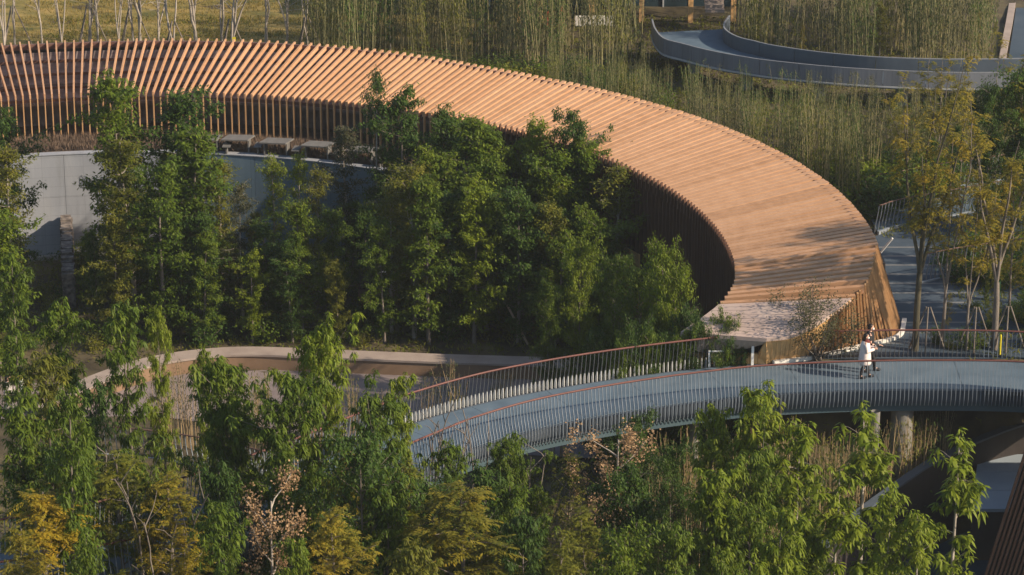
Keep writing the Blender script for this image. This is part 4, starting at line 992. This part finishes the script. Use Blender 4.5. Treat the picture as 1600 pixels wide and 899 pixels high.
# --- bamboo
def scatter(n, poly, ok=lambda x, y: True, md=.8):
    xs_ = [p[0] for p in poly]; ys_ = [p[1] for p in poly]; out = []; tries = 0
    while len(out) < n and tries < n*200:
        tries += 1; x = random.uniform(min(xs_), max(xs_)); y = random.uniform(min(ys_), max(ys_)); ins = False
        for i in range(len(poly)):
            (x1, y1), (x2, y2) = poly[i], poly[i-1]
            if (y1 > y) != (y2 > y) and x < (x2-x1)*(y-y1)/(y2-y1)+x1: ins = not ins
        if ins and ok(x, y) and all((x-a)**2+(y-b)**2 > md*md for a, b in out): out.append((x, y))
    return out
def offring(x, y): return math.hypot(x-CX, y-CY) > 33.4
def by_walk(x, y, side):
    yy = np.interp(x, nw[:, 0][nw[:, 0] > 7.2], nw[:, 1][nw[:, 0] > 7.2]); return y < yy-1.0 if side < 0 else True
areas = [
 (118, [(1,126),(6,121),(10,116),(13.5,113),(14.6,116.8),(20,120),(24,122),(24,134.4),(8,134.4),(6.5,137),(1,137)], lambda x, y: math.hypot(x-CX, y-CY) > 32.2 and by_walk(x, y, -1), 'bamboo', (3.6, 5.2), 'slender bamboo clump between the timber ring and the raised walkway', 'bamboo behind the timber ring'),
 (48, [(11.8,139),(14,138),(21,136.5),(24.5,136.5),(24.5,150),(11.8,150)], lambda x, y: True, 'bamboo', (4.8, 6.2), 'tall bamboo clump beyond the raised walkway', 'bamboo beyond the walkway'),
 (58, [(-10.5,138.4),(6.2,138),(6.2,145.5),(-9.5,147)], lambda x, y: offring(x, y), 'bamboo', (4.6, 6.0), 'tall thin bamboo clump between the lawn and the glazed building', 'bamboo before the glazed building'),
 (50, [(4.6,88.6),(8.6,87.6),(12.6,93.2),(14.8,95.6),(13,94.4),(4.6,93.4)], lambda x, y: y > np.interp(x, RIM[:, 0], RIM[:, 1])+.6 or x < 8, 'bamboo_low', (3.6, 4.6), 'dry yellowish bamboo clump on the bank under the footbridge', 'bamboo under the footbridge'),
 (22, [(-14.5,101),(-9,101),(-4,99),(.5,98.5),(3,99.2),(1,103),(-6,103.6),(-14,104)], lambda x, y: np.min(np.hypot(FAR[:, 0]-x, FAR[:, 1]-y)) > 1.0 and y > np.interp(-x, -FAR[::-1, 0][::-1], FAR[:, 1]), 'bamboo_low', (2.4, 3.4), 'thin dry bamboo clump beside the pinkish path', 'bamboo beside the path')]
for n, poly, ok, kd, (h0, h1), lab, grp in areas:
    for (x, y) in scatter(n, poly, ok):
        if grp == 'bamboo behind the timber ring':   # stems get shorter towards the walkway, whose parapet stays clear
            px_ = 800+x*FPX/(y*cp+H*sp); cap = Zat(np.interp(px_, [950,1040,1110,1200,1300,1400,1600], [70,92,112,122,132,138,138])+random.choice([-22,-6,4,8,14]), y)
            if cap < 1.1: continue
            h0, h1 = min(3.6, cap)-.3, min(5.0, cap)
        plant(kd, 'bamboo_clump', x, y, gzf(x, y)-.05, random.uniform(h0, h1), lab, 'bamboo', grp, random.choice(['bamboo','bamboo','bushy','olive','dull']), 1.0, 'foliage', 'culms')
# bamboo behind the pillar, in front of the bank
for (x, y) in scatter(16, [(14.2,95.6),(20,98),(22,98),(22,97.2),(16,95.8)], lambda x, y: y > np.interp(x, RIM[:, 0], RIM[:, 1])+.3, .35):
    plant('bamboo_low', 'bamboo_clump', x, y, -3.4, random.uniform(2.3, 2.6), 'dry yellowish bamboo clump on the bank under the footbridge', 'bamboo', 'bamboo under the footbridge', None, .7, 'foliage', 'culms')

# --- slim trees and shrubs that break up the bamboo
brk = [(1180,20,141,'dense_slim','olive','slim olive tree in the bamboo beyond the walkway, leftmost'),(1215,8,144,'dense_slim','dark','dark slim tree in the bamboo beyond the walkway'),(1252,38,139.5,'feather','gold','small golden tree in the bamboo beyond the walkway'),
 (1320,-20,143,'dense_slim','dull','dull slim tree in the bamboo beyond the walkway'),(1375,5,140,'dense_slim','olive','olive tree in the bamboo right of the dull slim one'),(1440,-10,142,'dense_slim','mid','green slim tree in the bamboo at the upper right'),(1525,10,141,'feather','yellow','yellowish tree left of the pale kerb at the top right'),
 (1548,30,139,'feather','olive','olive feathery tree beside the pale kerb at the top right'),(520,20,141,'dense_slim','olive','olive slim tree in the bamboo right of the lawn'),(610,0,142.5,'dense_slim','dark','dark slim tree in the bamboo before the glazed building'),(700,10,143,'dense_slim','olive','olive slim tree in the bamboo above the roof middle'),
 (760,30,140.5,'dense_slim','dull','dull slim tree in the bamboo left of the orange columns'),(965,55,141,'dense','olive','olive bushy tree left of the walkway end'),(1000,62,140,'dense','mid','green bushy tree touching the walkway end'),
 (1060,135,131,'dense_slim','olive','slim olive tree in the bamboo below the walkway bend'),(1150,150,127,'dense_slim','dull','dull slim tree in the bamboo below the walkway'),(1240,165,124,'dense_slim','olive','olive tree in the middle of the bamboo right of the roof'),(1310,150,126,'dense_slim','dark','dark slim tree in the bamboo right of the roof')]
for (px, yt, d, kd, lf, lab) in brk: tree_at(kd, px, yt, d, lab, lf, 1.1 if kd != 'feather' else .6, 'slim_tree')
# --- shrubs
def shrubs(n, poly, h, lab, grp, leafs=('bushy',), ok=lambda x, y: True, md=.6, wx=1.2):
    for (x, y) in scatter(n, poly, ok, md):
        plant('shrub', 'shrub', x, y, gzf(x, y)-.03, random.uniform(*h), lab, 'shrub', grp, random.choice(leafs), wx)
shrubs(70, [(-9,135.6),(-3,133.5),(2,130),(6,126),(9,128),(6.5,134),(3,138),(-9,139.5)], (.7, 1.3), 'low green shrub behind the slatted roof before the bamboo', 'shrubs behind the timber ring', ('bushy','mid','olive'), lambda x, y: math.hypot(x-CX, y-CY) > 33.2)
shrubs(40, [(12,115.5),(14.2,113.6),(16.5,116),(19,119),(17,122),(11,119)], (1.0, 1.7), 'fresh green shrub between the timber ring edge and the bamboo', 'shrubs right of the timber ring', ('bushy','bright'), lambda x, y: math.hypot(x-CX, y-CY) > 31.8)
shrubs(26, [(-24,137.5),(-9,136.6),(-6,139.5),(-24,140.5)], (.4, .8), 'low shrub on the autumn lawn behind the roof edge', 'shrubs on the lawn', ('olive','mid'), lambda x, y: math.hypot(x-CX, y-CY) > 34.4, 1.0)
shrubs(60, [(-21,111.5),(2,111.5),(6,106),(5.8,100.5),(7.6,111),(3,118),(-8,122),(-21,122)], (.6, 1.2), 'dark undergrowth shrub on the floor of the grove', 'undergrowth shrubs of the grove', ('dark','mid','olive'), lambda x, y: math.hypot(x-CX, y-CY) < 21.8 or x > 1, .8)
shrubs(30, [(5,88.5),(8.6,87.8),(12.6,93),(14.6,95.4),(12,95.6),(5,94.6)], (.8, 1.6), 'olive shrub on the bank under the footbridge', 'shrubs on the bank', ('olive','bushy'), lambda x, y: y > np.interp(x, RIM[:, 0], RIM[:, 1])+.5 or x < 8, .5)
shrubs(24, [(4.2,99.2),(6.2,98.6),(6.2,101),(4.6,103)], (1.2, 2.6), 'leafy shrub behind the far rail at the ring end', 'shrubs at the ring end', ('mid','dark'), lambda x, y: True, .35)
shrubs(34, [(14.5,99),(23,99),(23,104),(17.6,104),(16.4,101)], (.35, .8), 'low plant under the trees behind the footbridge rail', 'low plants on the right', ('mid','dark','olive'), lambda x, y: True, .5)
shrubs(36, [(16.8,106.5),(23,105.5),(23,112),(17,110.5)], (.6, 1.1), 'dark low shrub on the mound right of the plaza path', 'shrubs on the mound', ('dark','dark','mid'), lambda x, y: True, .6)
plant('bush', 'round_bush', U(1278,566,0).x, U(1278,562,0).y, 0, 2.75, 'round greyish twiggy bush before the orange end wall', 'bush', None, None, 1.05)
for (px, py, h, lab) in [(1148,560,1.35,'dark rounded shrub by the white metal frame'), (1162,556,1.55,'dark shrub with a round top touching the handrail')]:
    q = U(px, py+12, 0); plant('dense_big', 'clipped_shrub', q.x, 97.42, -.3, h, lab, 'shrub', None, 'dark', .75)
for k, px in enumerate([1048,1068,1090,1108,1126,1143,1030,1012,990,968]):
    q = U(px, 575, 0); fy = float(np.interp(-q.x, -FAR[:, 0], FAR[:, 1])) if FAR[0, 0] > FAR[-1, 0] else float(np.interp(q.x, FAR[:, 0], FAR[:, 1])); y = fy+.36+(k%2)*.1; x = Xat(px, y, 0)
    plant('dense_big', 'leafy_shrub', x, y, gzf(x, y)-.1, (1.15+.3*(k%3))-gzf(x, y), ['deep green','mid green'][k%2]+' shrub seen through the far handrail at the ring end', 'shrub', 'shrubs at the far handrail', ['dark','mid'][k%2], .95 if gzf(x, y) > -1.5 else .45)
for k, (x, y, hh) in enumerate([(22.5,100.6,9.6),(24,104,6.5),(21.5,107.5,5.5),(26.5,99.2,10.5),(27,110.5,6)]):  # unseen trees added off frame to shade the plaza and ring end
    plant('dense_big', 'leafy_tree', x, y, 0, hh, 'unseen leafy tree placed beyond the right edge to shade the plaza', 'tree', 'unseen trees added right of the plaza for shade', 'mid', .8)
for (px, yt, d, kd, lf, wx, lab) in [(1585,255,103,'feather','yellow',.9,'yellow leaved feathery tree at the right edge above the rail'), (1545,300,104.5,'feather','yellow',.8,'golden feathery tree left of the one at the right edge'),
 (1480,455,101,'feather','yellow',.8,'low yellow feathery tree between the pale thin trunks'), (1555,395,100.2,'feather','olive',.7,'olive feathery crown beside the crooked pale tree'), (1440,300,116,'feather','olive',.6,'olive feathery tree behind the dark forked trunk')]:
    tree_at(kd, px, yt, d, lab, lf, wx, 'feathery_tree')
# dry stalks on the terrace: nobody could count them
P = []; D = []
for _ in range(17000):
    t = R(random.uniform(55, 116)); r = random.uniform(22.6, 24.6); P.append((CX+r*math.cos(t), CY+r*math.sin(t), .03)); D.append((random.gauss(0,.25), random.gauss(0,.25), 1))
Vv, Ff = leaf_arrays(P, D, .42, .025); tag(link('dry_grass', npmesh('dry_grass', Vv, Ff, M['dryveg'])), kind='stuff')
P = []; D = []
for _ in range(26000):
    x = random.uniform(-26, -4); y = random.uniform(137, 158)
    P.append((x, y, gzf(x, y)+.05)); D.append((random.gauss(0,.4), random.gauss(0,.4), 1))
Vv, Ff = leaf_arrays(P, D, .20, .035); tag(link('grass', npmesh('grass', Vv, Ff, leafmat('grass_blades', [(.12,.10,.02),(.22,.17,.04),(.32,.22,.06)]))), kind='stuff')
P = []; D = []
for _ in range(60000):   # ground cover wherever soil would show
    x = random.uniform(-24, 24); y = random.uniform(78, 150)
    r = math.hypot(x-CX, y-CY)
    if 22.4 < r < 33.2 and y > 97: continue
    if x > 9 and 98 < y < 112 and x < 17: continue
    if y < np.interp(x, RIM[:, 0], RIM[:, 1], left=0): continue
    if -24 < x < 5.8 and 100.5 < y < 110.6: continue
    P.append((x, y, gzf(x, y))); D.append((random.gauss(0,.6), random.gauss(0,.6), .7))
P = np.repeat(np.array(P), 3, 0)+rng.normal(0, .07, (len(P)*3, 3))*[1,1,.2]; D = np.repeat(np.array(D), 3, 0)+rng.normal(0, .4, (len(D)*3, 3))
Vv, Ff = leaf_arrays(P, D, .20, .05); tag(link('ground_cover', npmesh('ground_cover', Vv, Ff, L_['olive'])), kind='stuff')

# ---------------------------------------------------------------- people
def ring_loft(mb, secs, n=14):
    """secs: (x, y, z, rx, ry)"""
    vs = []; fs = []
    for (x, y, z, rx, ry) in secs:
        for k in range(n): a = 2*math.pi*k/n; vs.append((x+rx*math.cos(a), y+ry*math.sin(a), z))
    for i in range(len(secs)-1):
        for k in range(n): fs.append((i*n+k, i*n+(k+1)%n, (i+1)*n+(k+1)%n, (i+1)*n+k))
    fs.append(tuple(range(n))[::-1]); fs.append(tuple((len(secs)-1)*n+k for k in range(n))); mb.add(vs, fs)
def skin_obj(name, verts, edges, radii, mat, parent, root=0, sub=1):
    me = bpy.data.meshes.new(name); me.from_pydata(verts, edges, []); me.materials.append(mat)
    o = link(name, me, parent); md = o.modifiers.new('skin', 'SKIN'); md.use_smooth_shade = True
    if not me.skin_vertices: return o
    for i, r in enumerate(radii):
        sv_ = me.skin_vertices[0].data[i]; sv_.radius = (r, r) if not hasattr(r, '__len__') else r; sv_.use_root = (i == root)
    ss = o.modifiers.new('sub', 'SUBSURF'); ss.levels = sub; ss.render_levels = sub; return o
def person(loc, face, h, label, top, legs, boots, coat=False, mask=True, hair_long=False, scarf=False, group=None, arm='together', stride=.16):
    """local frame: +x is forward"""
    e = empty('person', loc, label, 'person', group, face); k = h/1.72; e.scale = (k, k, k)
    s = stride
    if arm == 'together': hl, hr, el, er = (.34,.05,1.18), (.34,-.07,1.16), (.06,.25,1.10), (.06,-.25,1.10)
    elif arm == 'fore': hl, hr, el, er = (.20,.22,.86), (.34,-.12,1.02), (.0,.25,1.10), (.02,-.26,1.08)
    else: hl, hr, el, er = (.10,.24,.82), (-.06,-.24,.80), (.0,.25,1.08), (-.04,-.25,1.08)
    V_ = [(0,0,.95),(0,0,1.15),(0,0,1.36),(.01,0,1.46),(.02,0,1.52),(.03,0,1.62),
          (.0,.10,.88),(.03+s*.5,.10,.49),(s,.10,.09),(s+.14,.11,.04),
          (.0,-.10,.88),(.04-s*.4,-.10,.49),(-s,-.10,.10),(-s+.14,-.11,.05),
          (0,.18,1.38),el,hl,(0,-.18,1.38),er,hr]
    E_ = [(0,1),(1,2),(2,3),(3,4),(4,5),(0,6),(6,7),(7,8),(8,9),(0,10),(10,11),(11,12),(12,13),(2,14),(14,15),(15,16),(2,17),(17,18),(18,19)]
    rad = [(.14,.11),(.13,.10),(.15,.10),.055,.05,(.09,.085),.085,.058,.04,.032,.085,.058,.04,.032,.06,.042,.028,.06,.042,.028]
    for hand, eb in ((16, 15), (19, 18)):
        hv = Vector(V_[hand]); d = (hv-Vector(V_[eb])).normalized(); sd_ = d.cross(Vector((0,0,1))).normalized()
        for f in range(5):
            off = sd_*(.018*(f-1.7)); ln_ = (.05,.085,.095,.088,.07)[f]
            a = len(V_); V_.append(tuple(hv+d*.05+off)); V_.append(tuple(hv+d*(.05+ln_*.6)+off+Vector((0,0,-.012)))); V_.append(tuple(hv+d*(.05+ln_*.85)+off*1.1+Vector((0,0,-.035))))
            E_ += [(hand, a), (a, a+1), (a+1, a+2)]; rad += [.010, .009, .007]
    skin_obj('body', V_, E_, rad, M['skin'], e)
    # clothes
    mb = MB()
    if coat:
        ring_loft(mb, [(0,0,.56,.24,.29),(0,0,.62,.245,.29),(0,0,.85,.225,.27),(0,0,1.05,.20,.25),(0,0,1.25,.19,.25),(0,0,1.38,.16,.22),(0,0,1.46,.09,.10)], 16)
        ar = .075
    else:
        ring_loft(mb, [(0,0,.84,.17,.20),(0,0,.95,.165,.19),(0,0,1.15,.155,.19),(0,0,1.32,.16,.22),(0,0,1.41,.13,.19),(0,0,1.47,.07,.08)], 16); ar = .06
    for a, b, c in (((0,.19,1.37), el, hl), ((0,-.19,1.37), er, hr)):
        b_ = Vector(b); c_ = b_+(Vector(c)-b_)*.9; mb.tube([a, Vector(a)*.5+b_*.5, b_, b_*.5+c_*.5, c_], [ar*1.15, ar*1.05, ar, ar*.9, ar*.75], 10)
    link('coat' if coat else 'jacket', mb.mesh('clothes', top, True), e)
    for sg, (ft, kn, toe) in ((1, (V_[8], V_[7], V_[9])), (-1, (V_[12], V_[11], V_[13]))):
        mb = MB(); hip = (0, .09*sg, .92)
        if boots is None or legs is not M['skin']: mb.tube([hip, Vector(hip)*.5+Vector(kn)*.5, kn, ft], [.105,.095,.072,.06], 10); link('trouser_leg', mb.mesh('trouser', legs, True), e)
        mb = MB(); f_ = Vector(ft); top_ = f_+(Vector(kn)-f_)*(.92 if coat else .2)
        mb.tube([top_, f_, f_+Vector((0,0,-.06))], [.068,.056,.05], 10); mb.tube([f_+Vector((-.05,0,-.05)), f_+Vector((.06,0,-.06)), Vector(toe)+Vector((.07,0,.0))], [.052,.062,.05], 8)
        link('boot', mb.mesh('boot', boots or M['black'], True), e)
    # head: skull, face, hair
    mb = MB(); ring_loft(mb, [(.03,0,1.50,.045,.04),(.035,0,1.53,.07,.058),(.03,0,1.58,.088,.072),(.025,0,1.64,.093,.076),(.02,0,1.69,.08,.066),(.02,0,1.72,.04,.035)], 14)
    mb.beam((.115,0,1.575), (.125,0,1.60), .022, .03)
    for sy in (-1, 1): mb.box((.025, .078*sy, 1.60), (.03, .014, .05))
    hd = link('head', mb.mesh('head', M['skin'], True), e)
    mb = MB()
    for sy in (-1, 1): mb.box((.112, .03*sy, 1.625), (.008, .024, .01))
    link('eyes', mb.mesh('eyes', M['black']), e)
    mb = MB(); z0 = 1.36 if hair_long else 1.57
    ring_loft(mb, [(-.045,0,z0,.045,.075),(-.035,0,1.5 if hair_long else 1.59,.07,.088),(-.012,0,1.62,.085,.092),(.0,0,1.675,.098,.088),(.01,0,1.725,.07,.062),(.01,0,1.745,.02,.02)], 14)
    link('hair', mb.mesh('hair', M['hair'], True), e)
    if mask:
        mb = MB(); ring_loft(mb, [(.09,0,1.525,.035,.05),(.105,0,1.555,.042,.068),(.103,0,1.59,.038,.066),(.105,0,1.61,.02,.04)], 10); link('face_mask', mb.mesh('mask', M['white'], True), e)
    if scarf:
        mb = MB(); ring_loft(mb, [(.02,0,1.38,.14,.15),(.03,0,1.43,.14,.14),(.03,0,1.49,.10,.10),(.02,0,1.52,.07,.07)], 14); mb.box((.17,.03,1.27), (.05,.10,.26)); link('scarf', mb.mesh('scarf', M['scarf'], True), e)
    return e
GP = None
q = U(1350,590,.02); person(tuple(q), R(-4), 1.64, 'person in pale pink knee length coat, maroon scarf and white mask on the footbridge', M['coat'], M['skin'], M['black'], coat=True, hair_long=True, scarf=True, stride=.16)
q2 = U(1357,580,.02); person((q2.x, q2.y, .02), R(-4), 1.76, 'person in black clothes and white mask beside the pale coat on the footbridge', M['black'], M['black'], M['black'], arm='fore', stride=.22)
qh = U(1350,590,.02); mb = MB(); mb.box((.385*.953, -.01, 1.15), (.012,.07,.14)); ph = link('phone', mb.mesh('phone', M['white'])); ph.location = (qh.x, qh.y, .02); tag(ph, 'small pale phone held by the person in the pale coat', 'phone')
q = U(15,650,-4.98); person((q.x, q.y, -4.98), R(-10), 1.68, 'person with long dark hair and grey pink top at the left edge of the path', M['grey_cloth'], M['grey_cloth'], M['black'], hair_long=True, mask=False, arm='x')
q = U(34,643,-4.98); person((q.x, q.y, -4.98), R(30), 1.72, 'person in a white top carrying a pale bag on the path at left', M['white'], M['black'], M['black'], mask=False, arm='x')
q = U(25,645,-4.98); bgp = empty('shoulder_bag', (q.x+.1, q.y-.1, -4.15), 'cream shoulder bag with a dark round mark between the two walkers at left', 'bag')
mb = MB(); ring_loft(mb, [(0,0,-.18,.17,.06),(0,0,-.1,.19,.07),(0,0,.1,.15,.06),(0,0,.16,.10,.03)], 12); link('bag_body', mb.mesh('bag_body', M['kerb'], True), bgp)
mb = MB(); mb.tube([(-.1,0,.14),(-.05,0,.5),(.05,0,.5),(.1,0,.14)], .012, 5); link('strap', mb.mesh('strap', M['kerb']), bgp)
mb = MB(); mb.tube([(0,-.085,-.03),(0,-.06,-.03)], .045, 12); link('round_mark', mb.mesh('round_mark', M['black']), bgp)

# ---------------------------------------------------------------- air
hz = MB(); hz.box((0, 70, 14), (140, 190, 50)); m, nt, nn_, ll_, b_ = newmat('haze_air'); nn_.remove(b_)
pvn = nn_.new('ShaderNodeVolumePrincipled'); pvn.inputs['Color'].default_value = (.80,.86,.92,1); pvn.inputs['Density'].default_value = .00022; pvn.inputs['Anisotropy'].default_value = .2
ll_.new(pvn.outputs[0], nn_['Material Output'].inputs['Volume']); tag(hz.obj('haze', m), kind='stuff')
